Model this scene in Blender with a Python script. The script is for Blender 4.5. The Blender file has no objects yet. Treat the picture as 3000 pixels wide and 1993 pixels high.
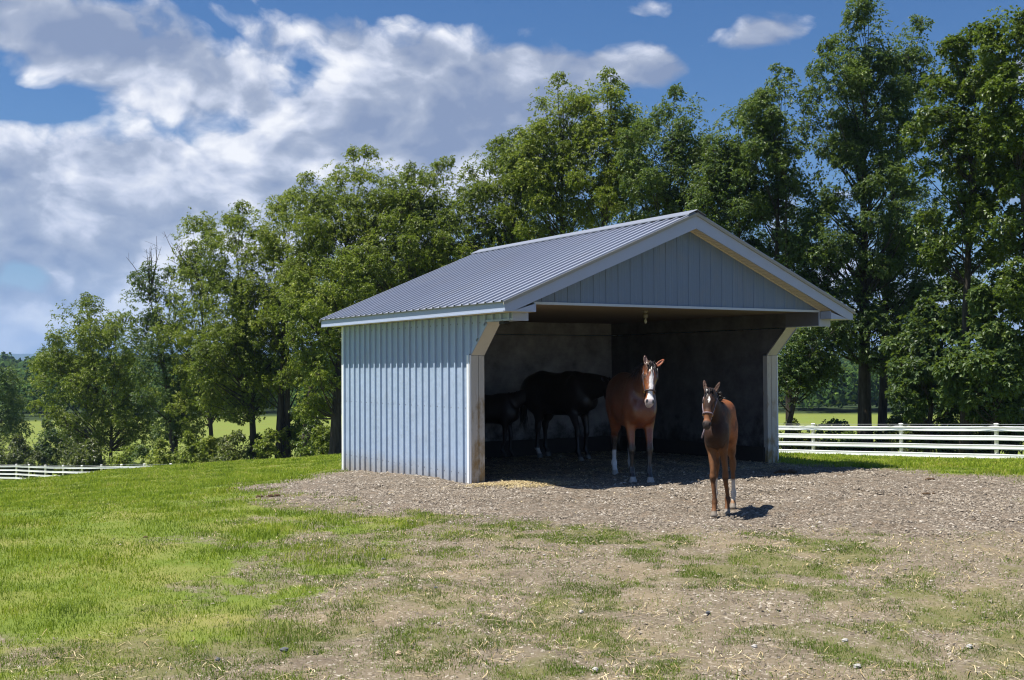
import bpy, math, random
import numpy as np
from mathutils import Vector, Matrix
rng = np.random.default_rng(7)
random.seed(7)
scene = bpy.context.scene
COL = scene.collection

# ------------------------------------------------------------------ camera
CAM = np.array([-8.265, -14.697, 1.748])
FPX = 3274.5                      # focal length in pixels of a 3000 px wide picture
YAW, PITCH, ROLL = 0.5492, 0.0235, -0.0058
_r = np.array([math.cos(YAW), -math.sin(YAW), 0.0]); _f = np.array([math.sin(YAW), math.cos(YAW), 0.0]); _u = np.array([0, 0, 1.0])
_f2 = _f * math.cos(PITCH) + _u * math.sin(PITCH); _u2 = _u * math.cos(PITCH) - _f * math.sin(PITCH)
_r3 = _r * math.cos(ROLL) + _u2 * math.sin(ROLL); _u3 = _u2 * math.cos(ROLL) - _r * math.sin(ROLL)

def ray(x, y):
    return _f2 + _r3 * ((x - 1500) / FPX) + _u3 * ((996.5 - y) / FPX)
def at_depth(x, y, d):
    return CAM + ray(x, y) * d
def at_z(x, y, z=0.0):
    r = ray(x, y)
    return CAM + r * ((z - CAM[2]) / r[2])
def view_xy(lat, d):              # a ground position by distance ahead and to the side of the viewpoint
    return CAM[:2] + _f[:2] * d + _r[:2] * lat

cd = bpy.data.cameras.new("camera")
cam = bpy.data.objects.new("camera", cd); COL.objects.link(cam)
cam.matrix_world = Matrix(((_r3[0], _u3[0], -_f2[0], CAM[0]), (_r3[1], _u3[1], -_f2[1], CAM[1]), (_r3[2], _u3[2], -_f2[2], CAM[2]), (0, 0, 0, 1)))
cd.sensor_width = 36.0; cd.sensor_fit = 'HORIZONTAL'; cd.lens = 36.0 * FPX / 3000
cd.clip_start = 0.1; cd.clip_end = 40000
scene.camera = cam

SUN = np.array([-0.407, 0.11, 1.0]); SUN /= np.linalg.norm(SUN)

# ------------------------------------------------------------------ mesh + tag helpers
def tag(o, label=None, cat=None, group=None, kind=None):
    if label: o['label'] = label
    if cat: o['category'] = cat
    if group: o['group'] = group
    if kind: o['kind'] = kind
    return o

def mesh(name, verts, faces, mat=None, parent=None, smooth=False, attrs=None, cols=None, matidx=None):
    """verts (n,3); faces: (m,k) array, or list of such arrays / lists."""
    v = np.asarray(verts, dtype=np.float32).reshape(-1, 3)
    if isinstance(faces, np.ndarray): faces = [faces]
    loops, totals = [], []
    for f in faces:
        if isinstance(f, np.ndarray) and f.ndim == 2:
            loops.append(f.reshape(-1).astype(np.int32)); totals.append(np.full(len(f), f.shape[1], np.int32))
        else:
            loops.append(np.asarray(f, np.int32)); totals.append(np.array([len(f)], np.int32))
    loops = np.concatenate(loops); totals = np.concatenate(totals)
    me = bpy.data.meshes.new(name)
    me.vertices.add(len(v)); me.vertices.foreach_set('co', v.reshape(-1))
    me.loops.add(len(loops)); me.loops.foreach_set('vertex_index', loops)
    me.polygons.add(len(totals))
    starts = np.concatenate([[0], np.cumsum(totals)[:-1]]).astype(np.int32)
    me.polygons.foreach_set('loop_start', starts); me.polygons.foreach_set('loop_total', totals)
    me.update(calc_edges=True)
    me.polygons.foreach_set('use_smooth', np.full(len(totals), smooth, bool))
    if attrs:
        for k, a in attrs.items():
            at = me.attributes.new(k, 'FLOAT', 'POINT'); at.data.foreach_set('value', np.asarray(a, np.float32))
    if cols:
        for k, a in cols.items():
            a = np.asarray(a, np.float32)
            if a.shape[1] == 3: a = np.concatenate([a, np.ones((len(a), 1), np.float32)], 1)
            at = me.attributes.new(k, 'FLOAT_COLOR', 'POINT'); at.data.foreach_set('color', a.reshape(-1))
    if mat is not None:
        for m_ in (mat if isinstance(mat, (list, tuple)) else [mat]): me.materials.append(m_)
    if matidx is not None: me.polygons.foreach_set('material_index', np.asarray(matidx, np.int32))
    o = bpy.data.objects.new(name, me); COL.objects.link(o)
    if parent is not None: o.parent = parent
    return o

def empty(name, loc=(0, 0, 0), rz=0.0):
    o = bpy.data.objects.new(name, None); COL.objects.link(o)
    o.location = loc; o.rotation_euler = (0, 0, rz); o.empty_display_size = 0.3
    return o

class MB:
    """collects boxes, prisms and tubes into one mesh"""
    def __init__(s): s.v, s.f = [], []
    def n(s): return len(s.v)
    def box(s, x0, y0, z0, x1, y1, z1, bev=0.0):
        if bev > 0:
            b = bev; n = s.n(); P = []
            for z, ins in ((z0, b), (z0 + b, 0), (z1 - b, 0), (z1, b)):
                xa, xb, ya, yb = x0 + ins, x1 - ins, y0 + ins, y1 - ins
                c = b if ins == 0 else 0
                if ins == 0:
                    P.append([(xa + c, ya, z), (xb - c, ya, z), (xb, ya + c, z), (xb, yb - c, z), (xb - c, yb, z), (xa + c, yb, z), (xa, yb - c, z), (xa, ya + c, z)])
                else:
                    P.append([(xa, ya, z), (xb, ya, z), (xb, ya, z), (xb, yb, z), (xb, yb, z), (xa, yb, z), (xa, yb, z), (xa, ya, z)])
            for ring in P: s.v += ring
            for k in range(3):
                for i in range(8):
                    j = (i + 1) % 8
                    s.f.append([n + k * 8 + i, n + k * 8 + j, n + k * 8 + 8 + j, n + k * 8 + 8 + i])
            s.f.append([n + i for i in (7, 5, 3, 1)]); s.f.append([n + 24 + i for i in (0, 2, 4, 6)])
            return s
        n = s.n()
        s.v += [(x0, y0, z0), (x1, y0, z0), (x1, y1, z0), (x0, y1, z0), (x0, y0, z1), (x1, y0, z1), (x1, y1, z1), (x0, y1, z1)]
        s.f += [[n, n + 3, n + 2, n + 1], [n + 4, n + 5, n + 6, n + 7], [n, n + 1, n + 5, n + 4], [n + 1, n + 2, n + 6, n + 5], [n + 2, n + 3, n + 7, n + 6], [n + 3, n, n + 4, n + 7]]
        return s
    def prism(s, poly, off):
        """poly: list of 3-D points, off: extrusion vector"""
        n = s.n(); k = len(poly); off = np.asarray(off, float)
        s.v += [tuple(p) for p in poly] + [tuple(np.asarray(p, float) + off) for p in poly]
        s.f += [[n + i for i in range(k)][::-1], [n + k + i for i in range(k)]]
        for i in range(k):
            j = (i + 1) % k; s.f.append([n + i, n + j, n + k + j, n + k + i])
        return s
    def tube(s, pts, rad, seg=8, cap=True, squash=1.0):
        pts = np.asarray(pts, float); n0 = s.n(); m = len(pts)
        rad = np.full(m, rad) if np.isscalar(rad) else np.asarray(rad, float)
        T = np.gradient(pts, axis=0); T /= np.linalg.norm(T, axis=1)[:, None] + 1e-12
        ref = np.array([0, 0, 1.0]) if abs(T[0][2]) < 0.9 else np.array([1.0, 0, 0])
        for i in range(m):
            a = np.cross(T[i], ref); a /= np.linalg.norm(a) + 1e-12; b = np.cross(T[i], a); ref = -b if False else ref
            for q in range(seg):
                t = 2 * math.pi * q / seg
                s.v.append(tuple(pts[i] + rad[i] * (math.cos(t) * a + squash * math.sin(t) * b)))
        for i in range(m - 1):
            for q in range(seg):
                r = (q + 1) % seg
                s.f.append([n0 + i * seg + q, n0 + i * seg + r, n0 + (i + 1) * seg + r, n0 + (i + 1) * seg + q])
        if cap:
            s.f.append([n0 + q for q in range(seg)][::-1]); s.f.append([n0 + (m - 1) * seg + q for q in range(seg)])
        return s
    def build(s, name, mat=None, parent=None, smooth=False):
        from collections import defaultdict
        g = defaultdict(list)
        for f in s.f: g[len(f)].append(f)
        return mesh(name, np.array(s.v), [np.array(a) for a in g.values()], mat, parent, smooth)

# ------------------------------------------------------------------ noise
def _hash(ix, iy, seed):
    h = (ix.astype(np.int64) * 374761393 + iy.astype(np.int64) * 668265263 + seed * 1442695041) & 0x7fffffff
    h = ((h ^ (h >> 13)) * 1274126177) & 0x7fffffff
    return ((h ^ (h >> 16)) & 0xffff) / 65535.0
def vnoise(x, y, seed=0):
    ix, iy = np.floor(x), np.floor(y); fx, fy = x - ix, y - iy
    fx = fx * fx * (3 - 2 * fx); fy = fy * fy * (3 - 2 * fy)
    ix = ix.astype(np.int64); iy = iy.astype(np.int64)
    a, b, c, d = _hash(ix, iy, seed), _hash(ix + 1, iy, seed), _hash(ix, iy + 1, seed), _hash(ix + 1, iy + 1, seed)
    return (a * (1 - fx) + b * fx) * (1 - fy) + (c * (1 - fx) + d * fx) * fy
def fbm(x, y, seed=0, octv=4):
    s, a, t = 0.0, 0.5, 0.0
    for o in range(octv):
        s = s + a * vnoise(x * 2 ** o, y * 2 ** o, seed + o * 17); t += a; a *= 0.5
    return s / t
def sstep(a, b, x):
    t = np.clip((x - a) / (b - a), 0, 1); return t * t * (3 - 2 * t)
def sd_poly(px, py, poly):
    """signed distance to a polygon, negative inside"""
    poly = np.asarray(poly, float); n = len(poly)
    d = np.full(px.shape, 1e18); inside = np.zeros(px.shape, bool)
    for i in range(n):
        ax, ay = poly[i]; bx, by = poly[(i + 1) % n]
        ex, ey = bx - ax, by - ay; wx, wy = px - ax, py - ay
        t = np.clip((wx * ex + wy * ey) / (ex * ex + ey * ey + 1e-12), 0, 1)
        d = np.minimum(d, (wx - ex * t) ** 2 + (wy - ey * t) ** 2)
        c = ((ay > py) != (by > py)) & (px < (bx - ax) * (py - ay) / (by - ay + 1e-18) + ax)
        inside ^= c
    return np.where(inside, -1, 1) * np.sqrt(d)

# ------------------------------------------------------------------ terrain
CP = []
def cp(lat, d, z):
    x, y = view_xy(lat, d); CP.append((x, y, z))
for lat, d, z in [(0, 0, 0), (-5, 1, 0), (6, 1, 0), (-3, 6, 0), (3, 6, 0), (0, -12, -0.2), (-18, 0, -.4), (20, 2, -.1),
                  (-6.2, 13.5, 0.0), (-9, 20, -.66), (-14.7, 32, -1.50), (-18.3, 40, -2.45), (-14.7, 41, -2.02), (-11, 41, -1.76), (-6.5, 42, -1.56),
                  (-26, 40, -2.4), (-22, 58, -4.45), (-14, 60, -4.3), (-8, 62, -3.9), (-33, 75, -5.9), (0, 60, -3.4),
                  (8, 17.1, 0.0), (10.2, 23, -.40), (14.5, 33, -1.1), (12.5, 35.5, -1.25), (10.2, 38, -1.42), (20, 30, -.9),
                  (13, 50, -2.9), (24, 46, -2.6), (28, 70, -5.2), (10, 70, -5.0), (-50, 60, -5.5), (50, 60, -5), (-45, 25, -1.6), (45, 20, -.9), (40, -20, -1), (-40, -20, -1.2), (0, -45, -2),
                  (-60, 100, -7), (-30, 100, -7), (0, 100, -7), (30, 100, -7), (60, 100, -7), (-90, 60, -7), (90, 60, -7)]:
    cp(lat, d, z)
for x, y, z in [(0, 0, 0), (6.3, 0, 0), (3, 2.4, 0.0), (0, 4.88, -.17), (6.3, 4.88, -.12), (3, -3, 0), (0, -5, 0), (6, -5, 0), (-2.5, 1, -.05), (3, 10, -.7), (8, 3, -.12)]:
    CP.append((x, y, z))
CP = np.array(CP)
def _U(r2): return 0.5 * r2 * np.log(r2 + 1e-9)
def _tps_fit():
    n = len(CP); d2 = ((CP[:, None, :2] - CP[None, :, :2]) ** 2).sum(-1)
    A = np.zeros((n + 3, n + 3)); A[:n, :n] = _U(d2) + np.eye(n) * .08
    A[:n, n] = 1; A[:n, n + 1:] = CP[:, :2]; A[n:, :n] = A[:n, n:].T
    return np.linalg.solve(A, np.concatenate([CP[:, 2], np.zeros(3)]))
TPSW = _tps_fit()
def terrain(x, y):
    x = np.asarray(x, float); y = np.asarray(y, float); sh = x.shape; x = x.ravel(); y = y.ravel()
    out = np.full(x.shape, -7.0)
    dist = np.hypot(x - CAM[0], y - CAM[1])
    near = dist < 105
    xs, ys = x[near], y[near]; z = np.empty(xs.shape)
    for i in range(0, len(xs), 40000):
        a, b = xs[i:i + 40000], ys[i:i + 40000]
        d2 = (a[:, None] - CP[None, :, 0]) ** 2 + (b[:, None] - CP[None, :, 1]) ** 2
        z[i:i + 40000] = _U(d2) @ TPSW[:len(CP)] + TPSW[-3] + TPSW[-2] * a + TPSW[-1] * b
    w = sstep(70, 103, dist[near])
    z = z + (fbm(xs * .5, ys * .5, 3, 3) - .5) * .10 * sstep(5, 40, dist[near]) + (fbm(xs * 1.1, ys * 1.1, 5, 3) - .5) * .05
    out[near] = z * (1 - w) + -7.0 * w
    # wooded rise beyond the valley meadow
    far = dist > 210
    lat = (x - CAM[0]) * _r[0] + (y - CAM[1]) * _r[1]
    rise = sstep(230, 640, dist) * (6.0 + 4.0 * fbm(x / 260, y / 260, 9, 3) + np.where(lat < 0, -2.6, -4.0))
    out = np.where(far, out + rise * (1 - sstep(900, 1500, dist)) - 12 * sstep(900, 1500, dist), out)
    return out.reshape(sh)
def tz(x, y): return float(terrain(np.array([x]), np.array([y]))[0])

# ------------------------------------------------------------------ ground zones (world polygons)
S = 3000 / 2360.0
def pxpoly(pts): return [tuple(at_z(a * S, b * S)[:2]) for a, b in pts]
RIGHTEDGE = [tuple(at_z(a, b)[:2]) for a, b in ((3150, 1420), (3000, 1409), (2850, 1397), (2750, 1389), (2630, 1380), (2480, 1373), (2340, 1364), (2288, 1354))]
GRAVEL = pxpoly([(575, 1109), (640, 1127), (700, 1150), (760, 1172), (850, 1184), (1000, 1190), (1150, 1200), (1300, 1213), (1500, 1217), (1700, 1212), (1900, 1217), (2100, 1235), (2280, 1230), (2440, 1225)]) + RIGHTEDGE + \
    [(6.5, .35), (6.4, 4.9), (.0, 4.95), (-.25, 4.75)] + pxpoly([(700, 1096)])
LUSHEDGE = pxpoly([(700, 1150), (790, 1192), (850, 1225), (850, 1265), (770, 1330), (650, 1385), (500, 1440), (340, 1478), (150, 1505), (0, 1535)])
BARE = [tuple(LUSHEDGE[0])] + [tuple(p) for p in LUSHEDGE[1:]] + [(-9.5, -8.2), (-12, -13), (-8, -24), (14, -22), (20, -12)] + \
    RIGHTEDGE + [(6.5, .35), (6.4, 4.9), (.0, 4.95), (-.25, 4.75), tuple(GRAVEL[-1]), tuple(GRAVEL[0])]
def zones(x, y):
    """returns gravel (1 = stone pad) and lush (1 = close grass) weights, and patch noise"""
    wob = (fbm(x * 1.3, y * 1.3, 21, 4) - .5)
    g = sd_poly(x, y, GRAVEL) + wob * 1.1
    b = sd_poly(x, y, BARE) + wob * 1.9 - .45
    gravel = 1 - sstep(-.75, .75, g + (fbm(x * 4, y * 4, 27, 3) - .5) * 1.2)
    lush = sstep(-1.9, .95, b + (fbm(x * 3.1, y * 3.1, 25, 3) - .5) * 2.2) * (1 - gravel)
    lush = lush * (1 - .5 * sstep(.52, .74, fbm(x * 1.2 + 9, y * 1.2, 29, 4)) * sstep(5.0, .5, b))
    patch = .5 * fbm(x * .8 + 5, y * .8, 33, 4) + .5 * fbm(x * 2.7, y * 2.7, 35, 4)
    return gravel, lush, patch
# ------------------------------------------------------------------ materials
class NT:
    def __init__(s, name):
        s.m = bpy.data.materials.new(name); s.m.use_nodes = True
        s.t = s.m.node_tree; s.t.nodes.clear()
        s.out = s.t.nodes.new('ShaderNodeOutputMaterial')
    def new(s, typ, **kw):
        n = s.t.nodes.new(typ)
        for k, v in kw.items(): setattr(n, k, v)
        return n
    def put(s, sock, v):
        if isinstance(v, bpy.types.NodeSocket): s.t.links.new(v, sock)
        elif isinstance(v, (tuple, list)):
            sock.default_value = (*v, 1.0) if (len(v) == 3 and sock.type == 'RGBA') else v
        else: sock.default_value = v
    def math(s, op, a, b=0.0, c=None, clamp=False):
        n = s.new('ShaderNodeMath', operation=op); n.use_clamp = clamp
        s.put(n.inputs[0], a); s.put(n.inputs[1], b)
        if c is not None: s.put(n.inputs[2], c)
        return n.outputs[0]
    def mix(s, fac, a, b, mode='MIX'):
        n = s.new('ShaderNodeMix', data_type='RGBA', blend_type=mode)
        s.put(n.inputs[0], fac); s.put(n.inputs[6], a); s.put(n.inputs[7], b)
        return n.outputs[2]
    def ramp(s, fac, stops):
        n = s.new('ShaderNodeValToRGB'); e = n.color_ramp.elements
        while len(e) < len(stops): e.new(0.5)
        for q, (p, c) in zip(e, stops):
            q.position = p; q.color = (*c, 1) if len(c) == 3 else c
        s.put(n.inputs[0], fac); return n.outputs[0]
    def rng(s, v, a, b, c=0.0, d=1.0):
        n = s.new('ShaderNodeMapRange'); s.put(n.inputs[0], v)
        for i, q in enumerate((a, b, c, d)): n.inputs[i + 1].default_value = q
        return n.outputs[0]
    def coord(s, out='Object', scale=None):
        n = s.new('ShaderNodeTexCoord'); o = n.outputs[out]
        if scale is not None:
            m = s.new('ShaderNodeMapping'); m.inputs['Scale'].default_value = scale if isinstance(scale, (tuple, list)) else (scale,) * 3
            s.t.links.new(o, m.inputs[0]); o = m.outputs[0]
        return o
    def pos(s, scale=(1, 1, 1)):
        g = s.new('ShaderNodeNewGeometry')
        m = s.new('ShaderNodeMapping'); m.inputs['Scale'].default_value = scale if isinstance(scale, (tuple, list)) else (scale,) * 3
        s.t.links.new(g.outputs['Position'], m.inputs[0]); return m.outputs[0]
    def noise(s, vec, scale, detail=3.0, rough=0.55, col=False, dist=0.0):
        n = s.new('ShaderNodeTexNoise'); s.put(n.inputs['Vector'], vec)
        n.inputs['Scale'].default_value = scale; n.inputs['Detail'].default_value = detail; n.inputs['Roughness'].default_value = rough
        n.inputs['Distortion'].default_value = dist
        return n.outputs[1 if col else 0]
    def vor(s, vec, scale, out=0, feature='F1'):
        n = s.new('ShaderNodeTexVoronoi', feature=feature); s.put(n.inputs['Vector'], vec); n.inputs['Scale'].default_value = scale
        return n.outputs[out]
    def attr(s, name, col=False):
        n = s.new('ShaderNodeAttribute', attribute_name=name); return n.outputs['Color' if col else 'Fac']
    def island(s):
        return s.new('ShaderNodeNewGeometry').outputs['Random Per Island']
    def bump(s, h, strength=0.5, dist=0.02):
        n = s.new('ShaderNodeBump'); n.inputs['Strength'].default_value = strength; n.inputs['Distance'].default_value = dist
        s.put(n.inputs['Height'], h); return n.outputs[0]
    def bsdf(s, color, rough=0.6, spec=0.5, metal=0.0, normal=None, **kw):
        n = s.new('ShaderNodeBsdfPrincipled')
        s.put(n.inputs['Base Color'], color); s.put(n.inputs['Roughness'], rough); s.put(n.inputs['Metallic'], metal)
        s.put(n.inputs['Specular IOR Level'], spec)
        if normal is not None: s.put(n.inputs['Normal'], normal)
        for k, v in kw.items(): s.put(n.inputs[k], v)
        s.t.links.new(n.outputs[0], s.out.inputs[0]); return n
    def sep(s, v):
        n = s.new('ShaderNodeSeparateXYZ'); s.put(n.inputs[0], v); return n.outputs
    def comb(s, x, y, z):
        n = s.new('ShaderNodeCombineXYZ')
        for i, q in enumerate((x, y, z)): s.put(n.inputs[i], q)
        return n.outputs[0]

M = {}
def simple(name, color, rough=.6, spec=.4, metal=0.0, var=0.15, scale=6.0):
    t = NT(name); n = t.noise(t.coord(), scale, 4)
    c = t.mix(n, tuple(q * (1 - var) for q in color), tuple(min(1, q * (1 + var)) for q in color))
    t.bsdf(c, rough, spec, metal); M[name] = t.m; return t.m

# painted steel: gentle waviness, dust, stains near the ground
def metal_sheet(name, color, rough, dirt=(.30, .25, .19), dirt_amt=.75, spec=.5, streak=True):
    t = NT(name); p = t.coord()
    z = t.sep(p)[2]
    n1 = t.noise(t.coord('Object', (9, 9, .7)), 1.0, 5); n2 = t.noise(p, 2.2, 4)
    c = t.mix(t.rng(n1, .35, .7), color, tuple(q * .94 for q in color))
    c = t.mix(t.math('MULTIPLY', t.rng(n2, .55, .78), .16), c, dirt)
    low = t.math('MULTIPLY', t.rng(t.math('ADD', z, t.math('MULTIPLY', n2, .35)), .45, .05), dirt_amt, clamp=True)
    c = t.mix(low, c, dirt)
    if streak:
        q = t.sep(p)
        dy = t.math('MULTIPLY', t.math('SUBTRACT', t.math('FRACT', t.math('DIVIDE', t.math('SUBTRACT', q[1], .055), .2286)), .5), .2286)
        for zz in (1.115, 2.40, .12):
            dz = t.math('SUBTRACT', z, zz)
            r = t.math('SQRT', t.math('ADD', t.math('MULTIPLY', dy, dy), t.math('MULTIPLY', dz, dz)))
            c = t.mix(t.math('LESS_THAN', r, .011), c, (.10, .10, .11))
    b = t.bump(t.noise(p, 2.2, 3), .45, .05)
    t.bsdf(c, t.rng(n2, .2, .8, rough - .08, rough + .12), spec, 0.0, b)
    M[name] = t.m
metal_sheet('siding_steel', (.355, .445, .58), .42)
metal_sheet('gable_steel_shaded', (.145, .198, .285), .45, dirt_amt=0, streak=False)  # darker copy of the siding steel, the gable's shade put into its colour
def roof_mat():
    t = NT('roof_steel'); p = t.coord()
    n1 = t.noise(t.coord('Object', (.8, 9, .8)), 1.0, 5); n2 = t.noise(p, 1.3, 4)
    c = t.mix(n1, (.235, .262, .335), (.185, .205, .265)); c = t.mix(t.math('MULTIPLY', t.rng(n2, .5, .8), .4), c, (.22, .225, .24))
    t.bsdf(c, t.rng(n2, .2, .8, .42, .6), .45, 0.0, t.bump(n2, .15, .02)); M['roof_steel'] = t.m
roof_mat()
def paint(name, color, rough=.5, dirt=.25, dcol=(.35, .30, .24)):
    t = NT(name); p = t.coord(); n = t.noise(p, 5, 5); n2 = t.noise(t.coord('Object', (14, 14, 2)), 1, 4)
    c = t.mix(t.math('MULTIPLY', t.rng(n, .5, .8), dirt), color, dcol)
    c = t.mix(t.math('MULTIPLY', t.rng(n2, .55, .8), dirt), c, tuple(q * .75 for q in color))
    t.bsdf(c, rough, .4, 0.0, t.bump(n2, .12, .01)); M[name] = t.m
paint('trim_white_shaded', (.37, .42, .54), .4, .12)  # white trim with its shade painted in; sunlit corner strips take fence_white
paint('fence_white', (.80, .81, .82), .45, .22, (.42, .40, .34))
paint('soffit_cream', (.56, .50, .37), .5, .15)
def post_mat():
    t = NT('stained_wood'); p = t.coord(); z = t.sep(p)[2]
    grain = t.noise(t.coord('Object', (26, 26, 1.6)), 1.0, 5, .6)
    blot = t.noise(t.coord('Object', (5, 5, 2.2)), 1.0, 5, .65)
    c = t.mix(grain, (.62, .58, .52), (.50, .45, .38))
    amt = t.math('ADD', t.math('MULTIPLY', t.rng(z, 1.7, .2), .70), t.math('MULTIPLY', t.math('SUBTRACT', blot, .5), 3.6))
    c = t.mix(t.rng(amt, .35, .9), c, (.33, .22, .10))
    c = t.mix(t.rng(amt, 1.0, 1.5), c, (.11, .07, .04))
    t.bsdf(c, .7, .25, 0.0, t.bump(grain, .3, .01)); M['stained_wood'] = t.m
post_mat()
def ply(nm='shaded_plywood', k=1.0):
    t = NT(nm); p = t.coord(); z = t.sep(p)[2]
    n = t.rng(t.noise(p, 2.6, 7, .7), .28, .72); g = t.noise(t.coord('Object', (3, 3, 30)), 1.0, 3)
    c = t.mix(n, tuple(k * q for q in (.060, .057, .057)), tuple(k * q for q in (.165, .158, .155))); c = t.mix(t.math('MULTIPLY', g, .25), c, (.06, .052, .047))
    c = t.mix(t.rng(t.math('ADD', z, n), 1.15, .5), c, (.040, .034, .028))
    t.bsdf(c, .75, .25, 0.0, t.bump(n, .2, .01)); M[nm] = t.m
ply('shaded_plywood', 1.3); ply('lit_plywood', 3.0)  # one plywood twice: side walls' shade and back wall's light put into the colour
paint('grey_plank', (.16, .16, .18), .6, .3, (.08,.07,.06))
paint('soffit_pale', (.58, .55, .50), .6, .3)
paint('gable_trim_blue', (.45, .52, .60), .45, .1)
paint('edge_tan', (.30, .29, .25), .5, .1)
paint('ridge_steel', (.20, .22, .27), .45, .15)
simple('ceiling_board', (.21, .17, .13), .8, .2)
simple('dark_timber', (.055, .045, .038), .8, .2)
simple('black_gap', (.012, .011, .010), .9, .1)
simple('rubber_black', (.02, .02, .02), .6, .3)
simple('brass', (.65, .42, .14), .3, .5, .9)
simple('screw_grey', (.10, .11, .12), .5, .5, .3)
simple('wire_grey', (.40, .41, .43), .4, .5, .4)
simple('porcelain', (.22, .20, .15), .35, .5)
simple('manure', (.085, .055, .032), .9, .1, var=.5, scale=30)
def glass():
    t = NT('bulb_glass'); t.bsdf((.75, .72, .62), .08, .5, 0.0, **{'Transmission Weight': .55, 'Alpha': 1.0}); M['bulb_glass'] = t.m
glass()

# ------------------------------------------------------------------ ground
def ground_mat():
    t = NT('ground'); p = t.pos()
    gr, lu, pa, far = t.attr('gravel'), t.attr('lush'), t.attr('patch'), t.attr('far')
    fine = t.noise(p, 42, 3, .6); mid = t.noise(p, 6.5, 5, .62); big = t.noise(p, .9, 4)
    edge = t.math('SUBTRACT', t.noise(p, 9, 4, .65), .5)
    # stones
    vc = t.new('ShaderNodeTexVoronoi'); t.put(vc.inputs['Vector'], p); vc.inputs['Scale'].default_value = 42
    vd = t.new('ShaderNodeTexVoronoi', feature='DISTANCE_TO_EDGE'); t.put(vd.inputs['Vector'], p); vd.inputs['Scale'].default_value = 42
    sv = t.sep(vc.outputs['Color'])
    stone = t.ramp(sv[0], [(0, (.060, .049, .038)), (.35, (.150, .124, .094)), (.62, (.245, .206, .158)), (.85, (.335, .287, .224)), (1, (.46, .42, .36))])
    stone = t.mix(t.math('MULTIPLY', t.rng(vd.outputs[0], .16, .0), .75), stone, (.10, .078, .058))
    gravelc = t.mix(t.rng(mid, .48, .70), stone, t.mix(fine, (.21, .16, .115), (.30, .235, .175)))
    gravelc = t.mix(t.rng(t.noise(p, 1.6, 4), .60, .80), gravelc, (.16, .115, .075))
    dirt = t.mix(mid, (.112, .090, .060), (.215, .176, .124)); dirt = t.mix(t.math('MULTIPLY', t.rng(fine, .55, .75), .6), dirt, (.38, .33, .27))
    dirt = t.mix(t.math('MULTIPLY', t.rng(sv[1], .52, .60), t.rng(vd.outputs[0], .06, .14)), dirt, stone)
    dirt = t.mix(t.math('MULTIPLY', t.rng(big, .5, .7), .45), dirt, (.27, .212, .128)); dirt = t.mix(t.math('MULTIPLY', t.rng(t.noise(p, 2.3, 5, .65), .54, .72), .55), dirt, (.092, .070, .050))
    thin = t.mix(mid, (.080, .100, .026), (.175, .155, .062))
    dirt = t.mix(t.math('MULTIPLY', t.rng(t.math('ADD', pa, t.math('MULTIPLY', edge, .22)), .50, .62), .75), dirt, thin)
    lawn = t.mix(mid, (.085, .130, .020), (.16, .20, .036)); lawn = t.mix(t.rng(big, .45, .75), lawn, (.23, .21, .07))
    c = t.mix(t.rng(t.math('ADD', gr, t.math('MULTIPLY', edge, .9)), .35, .65), dirt, gravelc)
    c = t.mix(t.rng(t.math('ADD', lu, t.math('MULTIPLY', edge, .8)), .40, .70), c, lawn)
    mead = t.mix(t.noise(t.pos((.05, .05, .05)), 1.0, 5), (.125, .165, .030), (.185, .205, .045))
    mead = t.mix(t.rng(t.noise(p, .35, 4), .45, .75), mead, (.15, .20, .035))
    c = t.mix(t.rng(far, .2, .8), c, mead); c = t.mix(t.attr('wood'), c, (.028, .045, .014))
    h = t.math('ADD', t.math('MULTIPLY', t.math('MINIMUM', vd.outputs[0], .25), t.math('ADD', gr, .25)), t.math('MULTIPLY', mid, .55))
    t.bsdf(c, .92, .15, 0.0, t.bump(h, .9, .035)); M['ground'] = t.m
ground_mat()

def leaf_mat(name, stops, trans=.35, rough=.42, spec=.45, tint=.25, csc=.55):
    t = NT(name); r = t.island()
    oi = t.new('ShaderNodeObjectInfo').outputs['Random']
    clump = t.noise(t.pos(), csc, 4); kn = 1.3 if csc < 1 else 2.0
    v = t.math('ADD', t.math('MULTIPLY', r, .62), t.math('MULTIPLY', t.math('SUBTRACT', clump, .5), kn))
    v = t.math('ADD', v, t.math('MULTIPLY', t.math('SUBTRACT', oi, .5), tint)); v = t.math('ADD', v, .16, clamp=True)
    c = t.ramp(v, stops)
    d = t.new('ShaderNodeBsdfPrincipled'); t.put(d.inputs['Base Color'], c); t.put(d.inputs['Roughness'], rough); t.put(d.inputs['Specular IOR Level'], spec)
    tr = t.new('ShaderNodeBsdfTranslucent'); t.put(tr.inputs[0], t.mix(.45, c, (.30, .42, .03)))
    mx = t.new('ShaderNodeMixShader'); mx.inputs[0].default_value = trans
    t.t.links.new(d.outputs[0], mx.inputs[1]); t.t.links.new(tr.outputs[0], mx.inputs[2]); t.t.links.new(mx.outputs[0], t.out.inputs[0])
    M[name] = t.m
leaf_mat('hickory_leaf', [(0, (.034, .056, .010)), (.35, (.100, .142, .018)), (.7, (.21, .25, .03)), (1, (.33, .345, .06))], .40, .46, .36)
leaf_mat('cool_leaf', [(0, (.018, .037, .017)), (.4, (.046, .086, .026)), (.75, (.098, .150, .040)), (1, (.18, .23, .065))], .36, .46, .36)
leaf_mat('lime_leaf', [(0, (.022, .042, .009)), (.4, (.055, .095, .013)), (.8, (.105, .152, .018)), (1, (.175, .215, .035))])
leaf_mat('shrub_leaf', [(0, (.028, .044, .012)), (.45, (.072, .092, .025)), (.8, (.130, .142, .042)), (1, (.22, .20, .08))])
leaf_mat('far_leaf', [(0, (.018, .042, .016)), (.45, (.040, .082, .022)), (.8, (.075, .130, .026)), (1, (.13, .19, .032))], .2, .85, .08)
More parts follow.
